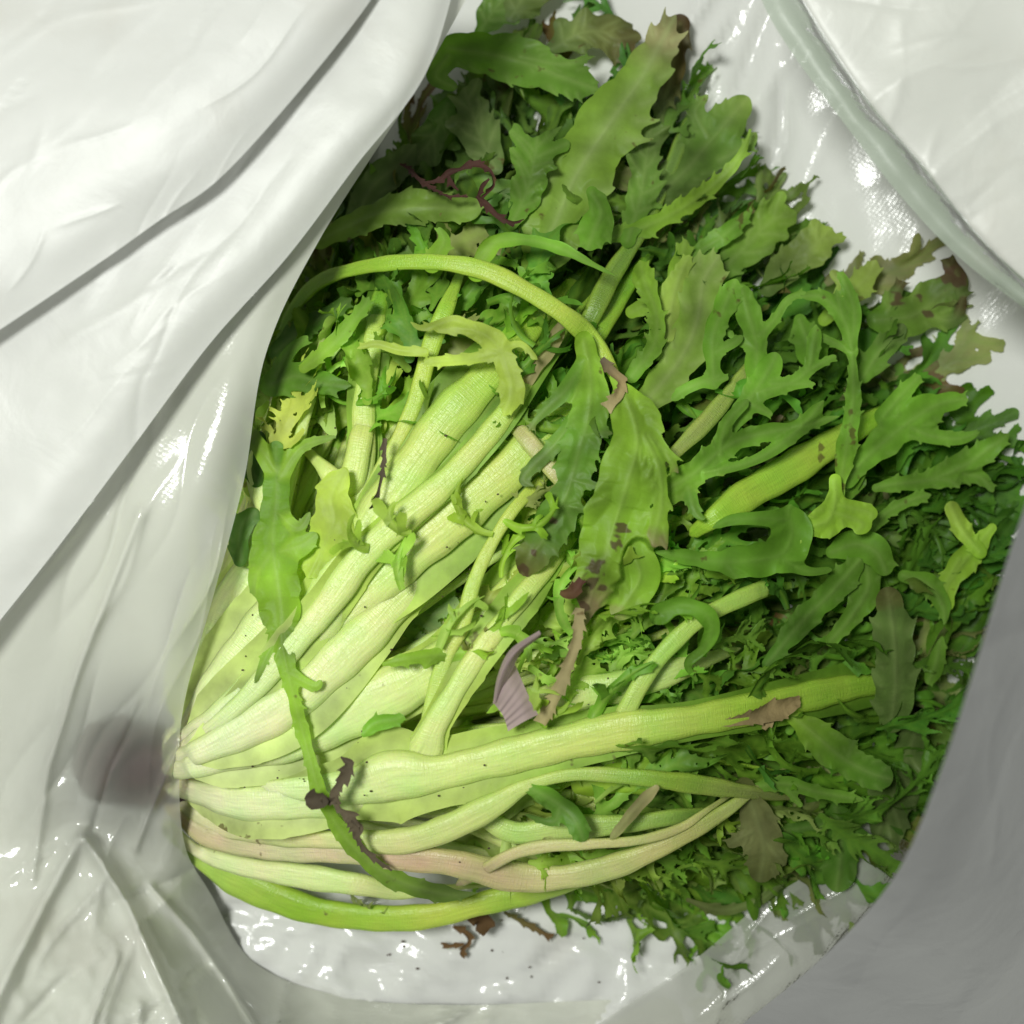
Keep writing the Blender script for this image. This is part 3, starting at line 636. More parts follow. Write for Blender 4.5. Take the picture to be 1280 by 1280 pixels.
def leaf2(strokes, hs, c, tooth=4, tl=(12, 26), cup=.1, ruf=.6, skip=.3, side=(1, 1), label=None, vein=.2, mat=None, midcol=None, lob=None, tilt=0, g=1.6, k=4.5, bruise=()):
    """one leaf traced as strokes (x, y, half width) in picture units, each with its own height over the heap in mm"""
    st = []
    for i, (s_, h) in enumerate(zip(strokes, hs)):
        a = np.array([p[:3] for p in s_], float); hh = np.full(len(a), float(h)) if np.ndim(h) == 0 else np.asarray(h, float)
        Q, t = dense(np.c_[a, hh], 2.5, .1 if a[-1, 2] < 12 else .06)
        if i == 0:
            w0 = Q[:, 2].copy(); Q[:, 2] *= 1 + .10 * np.sin(np.arange(len(Q)) * .21 + rng.uniform(0, 6)) + .07 * np.sin(np.arange(len(Q)) * .5 + rng.uniform(0, 6))
        st.append((Q, t if i == 0 else t * .6 + .3, k, True))
        if tooth: st += spikes(Q, (tl[0] + tl[1]) * .5, max(tooth, 2.5) * (2.3 if i == 0 else 1.9), side=side if i == 0 else (1, 1), skip=skip + .08, fwd=(.45, 1.15))
        if i == 0 and lob: st += side_lobes(Q, lob[0], lob[1], lob[2], lob[3], (4, 8), sides=lob[4] if len(lob) > 4 else (-1, 1), hvar=5)
    X, Y, F, H, T, V = field(st, g); x, y, used, quads = cut(X, Y, F, g)
    d = np.clip(F.ravel()[used], 0, None); hgt = H.ravel()[used]; tt = T.ravel()[used]; vv = V.ravel()[used]
    kk = np.ones(5) / 5
    edge = np.exp(-d / 5)
    tpz = top(x, y); x0, y0 = x.mean(), y.mean(); dirx = rng.uniform(-1, 1)
    z = .5 * tpz + .5 * tpz.mean() + hgt + ruf * 1.8 * ruffle2(x, y, 110) + ruf * 1.3 * ruffle2(x, y, 60) * np.clip(vv / 18, 0, 1) + cup * 9 * np.clip(vv / 26, 0, 1.3) ** 1.5 + .3 * np.exp(-(vv / 3.0) ** 2)
    z = z + math.tan(math.radians(tilt)) * ((x - x0) * .3)
    z = np.maximum(z, bag_lift(x, y) + 4.6)
    cm = ramp(tt, c[0] if isinstance(c[0], list) else c)
    vc = col3((.5, .6, .24)) if midcol is None else col3(midcol)
    kv = vein * np.exp(-vv / 4.5) + (0 if midcol is None else .35 * np.exp(-vv / 12))
    cols = cm * (1 - kv[:, None]) + vc * kv[:, None]
    fr = ruffle2(x, y, 60)[:, None]; cols = cols * (1 + .13 * fr)
    for bx, by, br in bruise:                       # brown bruised patches
        q = np.hypot(x - bx, y - by) / br + .35 * ruffle2(x, y, 12); q = (1 - sstep(.7, 1.1, q))[:, None] * .85; cols = cols * (1 - q) + col3((.10, .06, .035)) * q
    mb = MB(); addmesh(mb, P(x, y, z), quads, np.clip(cols, .005, .9), np.stack([x / 60, y / 60], -1))
    o = put(mb.build('leaf', mat or M_BLADE, endive)); NLEAF[0] += 1
    if label: o['label'] = label
    return o
def leaf(strokes, h=4, c=None, **kw):
    for k in ('shift', 'mid'): kw.pop(k, None)
    kw.setdefault('tooth', 5); kw.setdefault('tl', (9, 20))
    return leaf2(strokes, [h] + [np.mean(h)] * (len(strokes) - 1), c, **kw)
# --- stump, hidden behind the film
mb = MB(); t = np.linspace(0, 1, 26); cx = 98 + 140 * t
C = P(cx, 945 + 14 * t, 26 - 2 * t)
rad = .0165 * np.sqrt(np.clip(1 - ((t - .42) / .45) ** 2, 0, 1)) * (t < .6) + (t >= .6) * np.interp(t, [.6, 1], [.0152, .0115]) + .0002; th = np.linspace(0, 2 * np.pi, 28, endpoint=False)
pts = C[:, None, :] + rad[:, None, None] * (1 + .09 * np.sin(3 * th[None] + 6 * t[:, None]) + .06 * np.sin(7 * th + 1)[None])[:, :, None] * np.stack([0 * th, np.cos(th), np.sin(th)], -1)[None]
mb.grid(pts, np.ones(3), np.zeros((26, 28, 2)), closed=True)
put(mb.build('stump', M_STUMP, endive))

# --- fan of leaves that fill the heap: stalk from the stump, frilled blade outside
INNER = MB(); INNER_R = MB()
def fan_leaf(deg, frac, reach, bend, wide, inner=False):
    R = outline(deg) * reach
    if R < 420: return
    n = 6; ts = np.linspace(0, 1, n)
    d = np.radians(deg + bend * (ts - .4)); r = 10 + (R - 10) * ts
    jit = [rng.uniform(-10, 10) for _ in range(n)]; jit[0] = 0
    x = CORE[0] + r * np.cos(d) + np.array(jit); y = CORE[1] - r * np.sin(d) + np.array(jit[::-1]) * ts
    tp = top(x, y); base = 24 + 16 * (frac - .5)
    z = np.maximum(base * (1 - sstep(0, .3, ts)) + (tp * frac) * sstep(0, .3, ts), 3) + np.array([rng.uniform(-2, 3) for _ in range(n)]) * ts
    w_r = wide * np.interp(ts, [0, .15, .45, .7, 1], [1.1, 1.3, .9, .45, .1])
    C, hw, xx, yy = path(np.c_[x, y, w_r], z - tp, 2.2 if inner else 1.2)
    sh = rng.uniform(-60, 120); t = np.linspace(0, 1, len(xx))
    cm = green_at(xx, yy, sh) * rng.uniform(.6, 1.3) * col3((rng.uniform(.75, 1.15), 1, rng.uniform(.9, 1.5))); cr = rib_at(xx, yy, sh - 40)
    if rng.random() < .22: cm = mixc(cm, mixc(OLIVE, TAN, rng.uniform(0, .4)), rng.uniform(.3, .7) * t[:, None])
    if rng.random() < .18: cm = mixc(cm, BROWN, sstep(.9, 1, t)[:, None])
    wl = .2 + .4 * (deg > 55) + .25 * (deg < 8); wilt = rng.choice((BROWN, TAN * .7, OLIVE * .8, OLIVE))
    Lmm = (R - 400) * .29 + 8
    broad = rng.random() < (.7 if deg > 58 else .1)
    pool = [q for q in (TAc if inner else TBr if broad else TA) if q['L'] < Lmm + 25] or [min(TA + TC, key=lambda q: q['L'])]
    mb = INNER if inner else MB(); wear(rng.choice(pool), C, rng.uniform(-.06, .11), rng.uniform(1.0, 2.6), mixc(cm, cr, .45), cm, mixc(cm[-1], wilt, rng.uniform(.3, .8)) if rng.random() < wl else cm[-1], rng.uniform(-45, 45), rng.uniform(-70, 70), mb, rng.choice((-1, 1)))
    if not inner: lf = put(mb.build('leaf', M_BLADE, endive)); NLEAF[0] += 1
    m2 = INNER_R if inner else MB(); k = int(len(C) * .8); Cr = C[:k].copy(); Cr[:, 2] -= hw[:k] * .1
    rib(m2, Cr, hw[:k] * np.clip((1 - t[:k] / .81) / .25, .1, 1), cr[:k], mixc(cr[:k], cm[:k], .35), .5, .1, m=6 if inner else 9)
    if not inner: m2.build('midrib', M_STALK, lf)
for k in range(135):
    fan_leaf(rng.uniform(-15, 80), .06 + .6 * k / 134, rng.uniform(.6, .99), rng.uniform(-16, 16), rng.uniform(6, 13), True)
for k in range(70):
    deg = rng.uniform(-16, 82); frac = .3 + .56 * (k / 69)
    fan_leaf(deg, frac, rng.uniform(.62, 1.0) if k % 3 else rng.uniform(.9, 1.02), rng.uniform(-16, 16), rng.uniform(6, 15))

# --- frills: short leaf ends tucked in all over the green part
def frill(x, y, frac, size, pool=None, inner=False):
    r, d = polar(x, y); a = math.radians(d + rng.gauss(0, 24 if y > 640 else 40)); L = size
    n = 4; ts = np.linspace(-.5, .5, n); b = rng.uniform(-.9, .9)
    xs = x + L * ts * np.cos(a + b * ts); ys = y - L * ts * np.sin(a + b * ts)
    tp = top(xs, ys); h = tp * (frac - 1) + np.array([rng.uniform(-5, 5) for _ in range(n)])
    C, hw, xx, yy = path(np.c_[xs, ys, [4] * n], h, .8)
    cm = green_at(xx, yy, rng.uniform(-140, 80)) * rng.uniform(.6, 1.35) * col3((rng.uniform(.75, 1.15), 1, rng.uniform(.9, 1.5)))
    if rng.random() < .12: cm = mixc(cm, TAN, .5)
    tp_ = rng.choice(TCc if inner else (pool or TC)); f = min(1.0, size * .3 / tp_['L']); q = dict(tp_)
    if f < 1:
        for key in ('L', 'u', 'v'): q[key] = tp_[key] * f
    mb = INNER if inner else MB(); wear(q, C, rng.uniform(-.13, .2), rng.uniform(.8, 2.4), mixc(cm, rib_at(xx, yy), .35), cm, mixc(cm[-1], rng.choice((BROWN, TAN * .7, OLIVE)), rng.uniform(.3, .8)) if rng.random() < .12 + .3 * (y < 330) + .25 * (y > 950) else cm[-1], rng.uniform(-50, 50), rng.uniform(-90, 90), mb, rng.choice((-1, 1)))
    if not inner: put(mb.build('leaf', M_BLADE, endive)); NLEAF[0] += 1
for (x, y) in [(1218, 615), (1205, 700), (1190, 770), (1165, 830), (1150, 900), (1120, 950), (1105, 1010), (1075, 1055), (1010, 1075), (1080, 920), (1140, 760)]:
    frill(x, y, rng.uniform(1.0, 1.6), rng.uniform(140, 200), TBr if rng.random() < .65 else TA)
HEART = []
for k in range(18):
    d = rng.uniform(2, 66); r = rng.uniform(210, 430)
    frill(CORE[0] + r * math.cos(math.radians(d)), CORE[1] - r * math.sin(math.radians(d)), rng.uniform(.55, .85), rng.uniform(80, 140), None, True)
def strand(x, y, frac, size, inner=False, lime=0.0):
    """a thin curled leaf thread with a few points"""
    r, d = polar(x, y); a = math.radians(d + rng.gauss(0, 50)); n = 7; ts = np.linspace(-.5, .5, n); b = rng.uniform(.5, 2.6) * rng.choice((-1, 1))
    px, py = [x], [y]
    for t_ in ts[:-1]:
        px.append(px[-1] + size / (n - 1) * math.cos(a + b * t_)); py.append(py[-1] - size / (n - 1) * math.sin(a + b * t_))
    w = rng.uniform(3.2, 7.5); ww = w * np.array([.9, 1, .9, .9, .75, .5, .12])
    hh = top(np.array(px), np.array(py)) * (frac - 1) + np.cumsum([rng.uniform(-3.0, 3.4) for _ in range(n)])
    C, hw, xx, yy = path(np.c_[px, py, ww], hh, .8); t = np.linspace(0, 1, len(xx))
    cm = green_at(xx, yy, rng.uniform(-170, 40)) * rng.uniform(.7, 1.4) * col3((rng.uniform(.75, 1.15), 1, rng.uniform(.9, 1.4)))
    if lime: cm = mixc(cm, LIME * 1.1, lime)
    mb = INNER if inner else MB()
    blade(mb, C, hw, mixc(cm, rib_at(xx, yy), .3), cm, cup=rng.uniform(.1, .7) * rng.choice((-1, 1)), ruf=.0004, tooth=.0015, tl=(.004, .010), m=3, skip=.5, twist=rng.uniform(-120, 120), tilt=rng.uniform(-40, 40))
    lobes_along(mb, C, hw, .15, .85, .012, (.004, .012), cm, cm[len(cm) // 2], cm[-1], wr=(.0008, .0018), sub=(0, 1), curl=(-1.4, 1.4))
    if not inner: put(mb.build('leaf', M_BLADE, endive)); NLEAF[0] += 1
def spot(lo, hi, rlo, rhi):
    d = rng.uniform(lo, hi); r = outline(d) * rng.uniform(rlo, rhi)
    return CORE[0] + r * math.cos(math.radians(d)), CORE[1] - r * math.sin(math.radians(d)), r
for k in range(60):
    x, y, r = spot(-14, 45, .78, .98); frill(x, y, rng.uniform(.2, .8), rng.uniform(130, 200), None, True)
for k in range(95):
    x, y, r = spot(-12, 72, .42, .95); strand(x, y, rng.uniform(.75, 1.0), rng.uniform(60, 150), True)
for k in range(30):
    x, y, r = spot(-8, 60, .45, .9); strand(x, y, rng.uniform(1.02, 1.14), rng.uniform(80, 160))
for k in range(26):
    d = rng.uniform(8, 50); r = rng.uniform(330, 520); strand(CORE[0] + r * math.cos(math.radians(d)), CORE[1] - r * math.sin(math.radians(d)), rng.uniform(.55, .8) if k > 12 else rng.uniform(1.14, 1.24), rng.uniform(50, 100), k > 12, .6)
made = 0
while made < 215:
    d = rng.uniform(-16, 80); r = outline(d) * rng.uniform(.45, .97)
    if r < 340 or (r < 450 and rng.random() < .65): continue
    x, y = CORE[0] + r * math.cos(math.radians(d)), CORE[1] - r * math.sin(math.radians(d))
    frill(x, y, rng.uniform(.4, .85) if made < 130 else rng.uniform(.8, 1.1), rng.uniform(110, 210) * (1.25 if y > 640 else 1), (TBr if rng.random() < (.4 if y < 330 else .06) else TA if y > 640 and rng.random() < .7 else TC), made < 130); made += 1
tag(put(INNER.build('inner_leaves', M_BLADE, endive)), None, None, None, 'stuff'); tag(put(INNER_R.build('inner_midribs', M_STALK, endive)), None, None, None, 'stuff')

# --- the leaves one can tell apart -------------------------------------------------
# pale stalks of the heart
stalk([(232, 905, 12), (252, 840, 20), (285, 765, 24), (318, 705, 20), (350, 600, 12), (378, 490, 9)], -6, wing=1.55)
stalk([(232, 915, 12), (285, 840, 22), (345, 765, 23), (400, 700, 20), (450, 610, 14), (455, 500, 13), (470, 405, 10)], -2, wing=1.55)
stalk([(455, 740, 14), (458, 620, 14), (455, 520, 13), (462, 440, 12), (478, 360, 8)], -4, c=[(0, YEL), (.6, LIME), (1, GRN)], wing=1.55)
stalk([(236, 925, 14), (300, 880, 22), (380, 800, 27), (440, 700, 27), (512, 592, 25), (560, 525, 24), (604, 478, 21), (650, 425, 16), (690, 380, 10)], [4, 4, 4, 4, 4, 4, 1, -6, -12], wing=1.55)
stalk([(236, 930, 8), (300, 880, 11), (360, 815, 14), (410, 755, 16), (450, 700, 17), (500, 652, 17), (560, 600, 15), (622, 530, 12), (668, 462, 9), (700, 420, 6)], [4, 7, 9, 9, 9, 9, 9, 8, 5, 0], c=[(0, CREAM), (.4, PALE), (.65, mixc(PALE, YEL, .5)), (1, LIME)], wing=1.4)
stalk([(240, 935, 14), (330, 868, 22), (420, 775, 24), (500, 705, 26), (575, 640, 27), (645, 580, 25), (700, 520, 20), (750, 470, 12)], [2, 2, 2, 2, 2, 2, 0, -8], wing=1.55)
stalk([(236, 945, 12), (300, 915, 22), (370, 872, 25), (450, 800, 24), (505, 745, 20), (570, 690, 14), (640, 640, 8)], [5, 5, 5, 4, 1, -4, -8], wing=1.55)
stalk([(234, 960, 12), (300, 940, 20), (390, 915, 26), (470, 875, 30), (560, 825, 26), (640, 740, 20), (720, 660, 12)], [1, 1, 1, 1, 1, -2, -10], wing=1.55)
stalk([(232, 985, 12), (300, 1002, 19), (390, 1000, 21), (470, 990, 18), (560, 985, 12), (640, 990, 6)], [5, 5, 4, 1, -4, -8], wing=1.55)
stalk([(330, 985, 8), (430, 985, 20), (490, 970, 28), (540, 968, 20), (610, 952, 20), (680, 935, 20), (760, 917, 22), (860, 902, 18), (960, 882, 17), (1050, 862, 15), (1110, 852, 11)], [2, 5, 7, 8, 8, 8, 8, 8, 6, 2, -2], label='longest stalk, freckled, crossing the lower half', wing=1.55)
stalk([(500, 968, 18), (530, 940, 20), (545, 905, 14), (590, 830, 12), (628, 778, 11), (662, 735, 12), (700, 690, 8)], [0, 5, 9, 11, 11, 9, 0], wing=1.55)
stalk([(536, 940, 14), (540, 890, 12), (556, 825, 10), (578, 780, 11), (592, 730, 9), (612, 685, 8), (640, 640, 8), (672, 605, 7)], [0, 5, 9, 11, 11, 10, 9, 2], c=[(0, PALE), (.35, mixc(PALE, YEL, .6)), (1, YEL)])
stalk([(768, 925, 16), (785, 885, 12), (812, 838, 11), (845, 800, 12), (885, 768, 10), (950, 738, 12), (968, 735, 6)], [3, 8, 10, 9, 8, 4, -3], c=[(0, mixc(PALE, LIME, .5)), (1, mixc(PALE, LIME, .75))])
PINK = col3((.52, .40, .24))
stalk([(225, 1020, 9), (260, 1045, 13), (330, 1062, 13), (415, 1066, 13), (490, 1072, 15), (560, 1078, 17), (640, 1095, 19), (700, 1097, 16), (770, 1082, 15), (840, 1052, 12), (900, 1018, 9), (940, 990, 6)], [0, 2, 6, 8, 10, 11, 12, 12, 11, 10, 8, 6], c=[(0, PINK), (.2, mixc(CREAM, PINK, .5)), (.4, PINK), (.6, mixc(PINK, PALE, .4)), (.8, mixc(PINK, LIME, .5)), (1, mixc(TAN, GRN, .5))], label='pinkish brown stalk along the bottom of the head')
stalk([(600, 1090, 8), (640, 1068, 8), (680, 1058, 8), (740, 1055, 7), (800, 1050, 6), (850, 1035, 6), (885, 1012, 4)], [11, 12, 13, 13, 12, 10, 8], c=[(0, PINK), (.4, mixc(PINK, PALE, .5)), (1, mixc(TAN, LIME, .4))])
stalk([(228, 1005, 8), (270, 1035, 9), (340, 1046, 11), (420, 1050, 12), (500, 1052, 16), (560, 1035, 18), (620, 1005, 15), (660, 982, 9), (720, 968, 8), (800, 972, 11), (880, 982, 12), (935, 990, 9)], [0, 2, 5, 7, 10, 12, 12, 12, 11, 10, 9, 7], c=[(0, mixc(PINK, CREAM, .5)), (.4, mixc(PALE, PINK, .35)), (.6, mixc(PALE, LIME, .4)), (.8, mixc(LIME, OLIVE, .4)), (1, mixc(TAN, OLIVE, .5))])
stalk([(245, 1062, 8), (300, 1082, 12), (383, 1096, 15), (450, 1106, 14), (500, 1115, 9), (560, 1110, 5)], [4, 4, 4, 3, 0, -5])
stalk([(250, 1075, 10), (300, 1100, 22), (350, 1124, 20), (400, 1140, 16), (470, 1148, 17), (540, 1145, 15), (610, 1128, 15), (690, 1110, 13), (760, 1085, 9)], [4, 5, 6, 7, 9, 10, 10, 8, 5], c=[(0, mixc(PALE, LIME, .5)), (.3, LIME * 1.0), (.6, YEL), (1, GRN)])
stalk([(590, 1010, 10), (640, 1040, 14), (700, 1035, 15), (780, 1030, 12), (850, 1020, 9)], 2, c=[(0, PALE), (1, GRN)])
stalk([(660, 880, 14), (720, 868, 22), (790, 855, 20), (860, 832, 14)], 1, c=[(0, PALE), (1, mixc(PALE, GRN, .5))])
stalk([(890, 650, 12), (930, 622, 20), (985, 590, 21), (1040, 555, 18), (1090, 525, 12)], 5, c=[(0, LIME * 1.1), (.5, mixc(LIME, YEL, .4)), (1, LIME)])
stalk([(820, 590, 6), (850, 560, 9), (885, 525, 11), (915, 488, 10), (928, 470, 8)], 5, c=[(0, mixc(TAN, GRN, .5)), (1, mixc(LIME, TAN, .4))])
stalk([(400, 580, 8), (425, 605, 18), (440, 600, 18), (452, 545, 14)], 0)
stalk([(370, 690, 9), (355, 640, 9), (372, 560, 8), (392, 480, 7), (400, 440, 5)], 2, c=[(0, PALE), (1, mixc(PALE, GRN, .6))])
stalk([(335, 640, 14), (320, 590, 12), (335, 530, 8), (355, 470, 7)], 1, c=[(0, PALE), (1, mixc(PALE, GRN, .6))])
stalk([(740, 395, 13), (765, 345, 12), (800, 290, 10), (830, 230, 9), (850, 180, 9)], 4, c=[(0, mixc(LIME, OLIVE, .6)), (1, OLIVE)])
stalk([(745, 420, 12), (770, 380, 12), (800, 335, 8)], 2, c=[(0, LIME), (1, GRN)])
stalk([(425, 690, 8), (470, 600, 10), (500, 545, 9), (520, 500, 11), (540, 430, 12), (560, 380, 10)], 3, c=[(0, PALE), (.6, YEL), (1, LIME)])

# arching leaf with its hanging withered blades
GL = [(0, LIME * 1.05), (.5, mixc(LIME, GRN, .5)), (1, GRN)]
stalk([(345, 430, 4), (368, 385, 8), (400, 352, 9), (445, 336, 9), (500, 328, 10), (560, 329, 11), (610, 340, 12), (655, 362, 12), (700, 390, 12), (735, 420, 13), (760, 455, 10), (775, 485, 6)], [2, 8, 14, 16, 18, 19, 19, 18, 17, 15, 13, 9], c=[(0, GRN), (.3, LIME), (.7, YEL), (1, LIME)], label='arched lime green stalk across the upper middle')
leaf([[(596, 340, 12), (606, 318, 12), (622, 302, 9), (660, 300, 8), (705, 312, 7), (740, 330, 4), (772, 346, 1)]], 20, tooth=0, c=[(0, LIME), (.4, GRN * 1.3), (1, GRN * 1.2)], cup=.3)
leaf([[(540, 330, 10), (548, 315, 13), (555, 300, 8), (548, 283, 2)]], 18, tooth=3, c=GL)
leaf2([[(768, 472, 6), (786, 505, 18), (797, 550, 32), (786, 600, 34), (770, 650, 36), (755, 700, 32), (740, 742, 18), (730, 785, 5)],
       [(806, 545, 16), (824, 585, 8), (827, 630, 8), (820, 662, 12), (815, 685, 9)],
       [(812, 545, 10), (834, 568, 6), (848, 592, 2)],
       [(790, 690, 24), (800, 720, 26), (785, 750, 20), (770, 768, 10)]],
      [[13, 15, 16, 15, 14, 13, 11, 9], 15, 14, 8], tooth=8, tl=(14, 30),
      c=[[(0, LIME), (.5, mixc(LIME, GRN, .35)), (.78, LIME * .9), (.88, mixc(BROWN, TAN, .5)), (1, TAN)], [(0, GRN), (1, LIME)], [(0, GRN), (1, GRN)], [(0, GRN), (1, LIME)]], cup=-.15, ruf=.7, bruise=[(776, 662, 9), (770, 680, 7), (745, 708, 10), (738, 728, 9), (752, 735, 6), (728, 760, 8)], label='broad hanging leaf with brown withered tip')
leaf2([[(730, 425, 10), (738, 470, 18), (736, 520, 22), (722, 570, 22), (708, 620, 18), (685, 665, 24), (662, 700, 18), (650, 722, 6)],
       [(732, 450, 10), (705, 490, 10), (675, 520, 5), (660, 540, 2)], [(728, 545, 8), (752, 540, 5), (766, 542, 2)], [(716, 600, 8), (740, 606, 5), (754, 608, 2)], [(704, 632, 8), (724, 636, 5), (738, 640, 2)]],
      [[15, 15, 14, 13, 12, 12, 11, 9], 13, 14, 13, 13], tooth=4, c=[(0, LIME), (.4, GRN * 1.1), (.8, mixc(GRN, OLIVE, .4)), (1, BROWN)], bruise=[(655, 712, 8), (690, 650, 5), (668, 690, 5)], label='toothed leaf hanging left of the broad leaf')
leaf2([[(720, 520, 10), (690, 560, 9), (665, 585, 9), (655, 600, 6), (668, 608, 3)]], [11], c=[(0, GRN), (1, OLIVE)], tooth=2)
# loose leaf lying over the heart, withering
leaf2([[(345, 560, 10), (345, 620, 16), (340, 680, 24), (345, 725, 30), (350, 765, 22), (352, 800, 14), (362, 850, 9), (374, 900, 8), (388, 950, 8), (398, 985, 8), (420, 1030, 9), (455, 1072, 11), (500, 1102, 12), (560, 1118, 12), (600, 1116, 5)],
       [(350, 690, 20), (378, 680, 14), (395, 668, 4)], [(345, 640, 12), (372, 660, 8), (388, 640, 3)], [(350, 790, 10), (332, 822, 6), (318, 855, 2)], [(340, 690, 16), (320, 720, 10), (318, 745, 3)], [(358, 840, 8), (392, 858, 6), (402, 850, 3)], [(345, 590, 14), (322, 555, 10), (300, 520, 4)], [(348, 600, 12), (375, 560, 8), (420, 545, 3)]],
      [[6, 10, 13, 14, 15, 15, 15, 15, 16, 16, 15, 14, 13, 12, 11], 14, 13, 14, 13, 15, 8, 8], tooth=2.2, tl=(14, 34), g=1.4, ruf=.3, c=[[(0, GRN), (.3, LIME * .9), (.5, LIME), (.8, mixc(LIME, OLIVE, .4)), (1, OLIVE)]] + [[(0, GRN * 1.2), (1, GRN)]] * 7, label='loose withering leaf lying over the pale stalks')
leaf([[(430, 590, 6), (415, 620, 20), (418, 650, 22), (400, 690, 20), (385, 722, 8)]], 9, tooth=6, c=[(0, YEL * 1.1), (1, YEL * 1.1)], shift=0, cup=.05)
leaf([[(340, 480, 14), (370, 470, 18), (400, 478, 14), (440, 482, 3)], [(345, 470, 8), (362, 440, 8), (385, 420, 4)]], 10, c=[(0, GRN), (1, GRN)], tooth=5)
leaf([[(345, 440, 10), (380, 410, 14), (415, 390, 10), (440, 372, 4)]], 6, c=[(0, MID), (1, MID)], tooth=3)
leaf([[(380, 460, 7), (415, 430, 9), (450, 390, 8), (462, 370, 3)]], 12, c=[(0, LIME), (1, GRN)], tooth=3)
leaf([[(300, 700, 8), (300, 660, 14), (320, 640, 10)]], 4, c=[(0, MID), (1, MID)], tooth=4)
leaf([[(320, 600, 10), (310, 570, 18), (325, 545, 10)]], 6, c=[(0, MID), (1, MID)], tooth=4)

# yellow frayed stem in the middle
leaf2([[(548, 412, 4), (590, 412, 10), (618, 428, 14), (632, 455, 14), (640, 490, 14), (630, 520, 8)], [(628, 440, 8), (590, 448, 7), (540, 452, 6), (530, 450, 2)], [(600, 420, 6), (570, 400, 6), (530, 410, 4), (512, 402, 2)], [(620, 440, 6), (650, 430, 4), (672, 450, 3)], [(530, 440, 6), (500, 438, 6), (470, 430, 5), (445, 436, 2)]],
      [15, 15, 14, 14, 12], tooth=3, c=[[(0, YEL), (1, YEL)], [(0, GRN * 1.3), (1, GRN * 1.2)], [(0, YEL), (1, GRN)], [(0, LIME), (1, GRN)], [(0, LIME), (1, GRN)]])
stalk([(655, 545, 11), (680, 575, 12), (705, 605, 9)], 8, c=[(0, mixc(TAN, PALE, .35)), (1, mixc(TAN, PALE, .2))])
leaf([[(660, 475, 8), (690, 430, 9), (705, 400, 6)]], 8, c=[(0, TAN * 1.2), (1, TAN)], tooth=0)

# upper part
leaf([[(665, 350, 12), (690, 290, 36), (720, 220, 38), (765, 150, 36), (800, 100, 26), (828, 50, 18), (845, 18, 8)]], [4, 8, 9, 9, 9, 8, 6], tooth=8, tl=(14, 30), c=[(0, LIME * .8), (.3, mixc(OLIVE, LIME, .6)), (.78, mixc(OLIVE, LIME, .5)), (.9, TAN * .8), (1, BROWN * .6)], mid=None, label='large olive leaf rising to the top edge, tip browned', midcol=(.42, .52, .22), cup=.1)
leaf([[(850, 30, 12), (842, 70, 16), (835, 110, 12), (820, 150, 6)]], 3, c=[(0, BROWN * .5), (.6, mixc(BROWN, OLIVE, .3) * .6), (1, OLIVE)], tooth=5, ruf=1.2)
leaf([[(560, 60, 14), (600, 66, 26), (650, 76, 28), (700, 95, 22), (748, 112, 10)], [(560, 70, 16), (545, 95, 12), (570, 110, 6)], [(650, 70, 10), (700, 80, 5), (745, 70, 2)]], 12, c=[(0, GRN * .9), (.5, mixc(GRN, OLIVE, .4)), (1, mixc(GRN, OLIVE, .3))], tooth=4, label='broad leaf lying sideways near the top')
leaf([[(400, 300, 12), (440, 282, 14), (490, 262, 18), (540, 258, 20), (580, 262, 14), (606, 252, 8)]], 13, c=[(0, mixc(LIME, OLIVE, .5)), (1, mixc(OLIVE, LIME, .3))], tooth=3, cup=-.2)
leaf([[(440, 290, 10), (465, 235, 20), (500, 205, 16), (520, 180, 6)]], 8, c=[(0, OLIVE), (1, OLIVE)], tooth=3)
leaf([[(800, 260, 10), (850, 220, 24), (885, 180, 30), (915, 145, 22), (935, 122, 10)], [(885, 170, 10), (870, 140, 9), (885, 118, 3)], [(900, 200, 10), (935, 180, 8), (945, 165, 3)]], 6, c=[(0, OLIVE), (.7, mixc(OLIVE, GRN, .5)), (1, mixc(GRN, TAN, .3))], tooth=4)
leaf([[(740, 300, 8), (790, 290, 10), (850, 262, 10), (900, 225, 8), (925, 195, 5), (940, 160, 2)]], 10, c=[(0, GRN), (.5, LIME), (1, mixc(LIME, OLIVE, .4))], tooth=4)
leaf([[(790, 390, 8), (840, 360, 9), (850, 330, 12), (858, 300, 6)]], 9, c=[(0, LIME), (1, mixc(LIME, OLIVE, .3))], tooth=4)
leaf([[(560, 130, 10), (545, 165, 18), (520, 200, 14)]], 4, lob=(.1, .9, 20, (20, 45)), c=[(0, MID), (1, OLIVE)])
leaf([[(620, 210, 10), (600, 170, 22), (590, 140, 18), (580, 110, 5)]], 7, lob=(.1, .9, 22, (20, 50)), c=[(0, OLIVE), (1, OLIVE * .9)])
leaf([[(640, 280, 8), (660, 235, 14), (668, 200, 10), (672, 172, 4)]], 10, lob=(.2, .9, 16, (20, 50)), c=[(0, GRN * .9), (1, GRN * .8)])
leaf([[(640, 20, 10), (660, -10, 24), (700, -40, 20)]], 0, lob=(.0, .9, 18, (20, 50)), c=[(0, OLIVE), (1, mixc(OLIVE, BROWN, .4))])
leaf([[(690, 60, 8), (730, 40, 16), (770, 45, 18), (788, 70, 8)]], 2, lob=(.1, .9, 18, (15, 40)), c=[(0, OLIVE), (.7, mixc(OLIVE, BROWN, .5)), (1, BROWN)])
leaf([[(600, 40, 8), (620, 10, 16), (650, -20, 14)]], 2, lob=(.1, .9, 16, (20, 50)), c=[(0, MID), (1, OLIVE)])
leaf([[(740, 240, 8), (752, 265, 14), (742, 290, 18), (735, 310, 5)]], 13, c=[(0, GRN), (1, GRN * 1.1)], tooth=4)
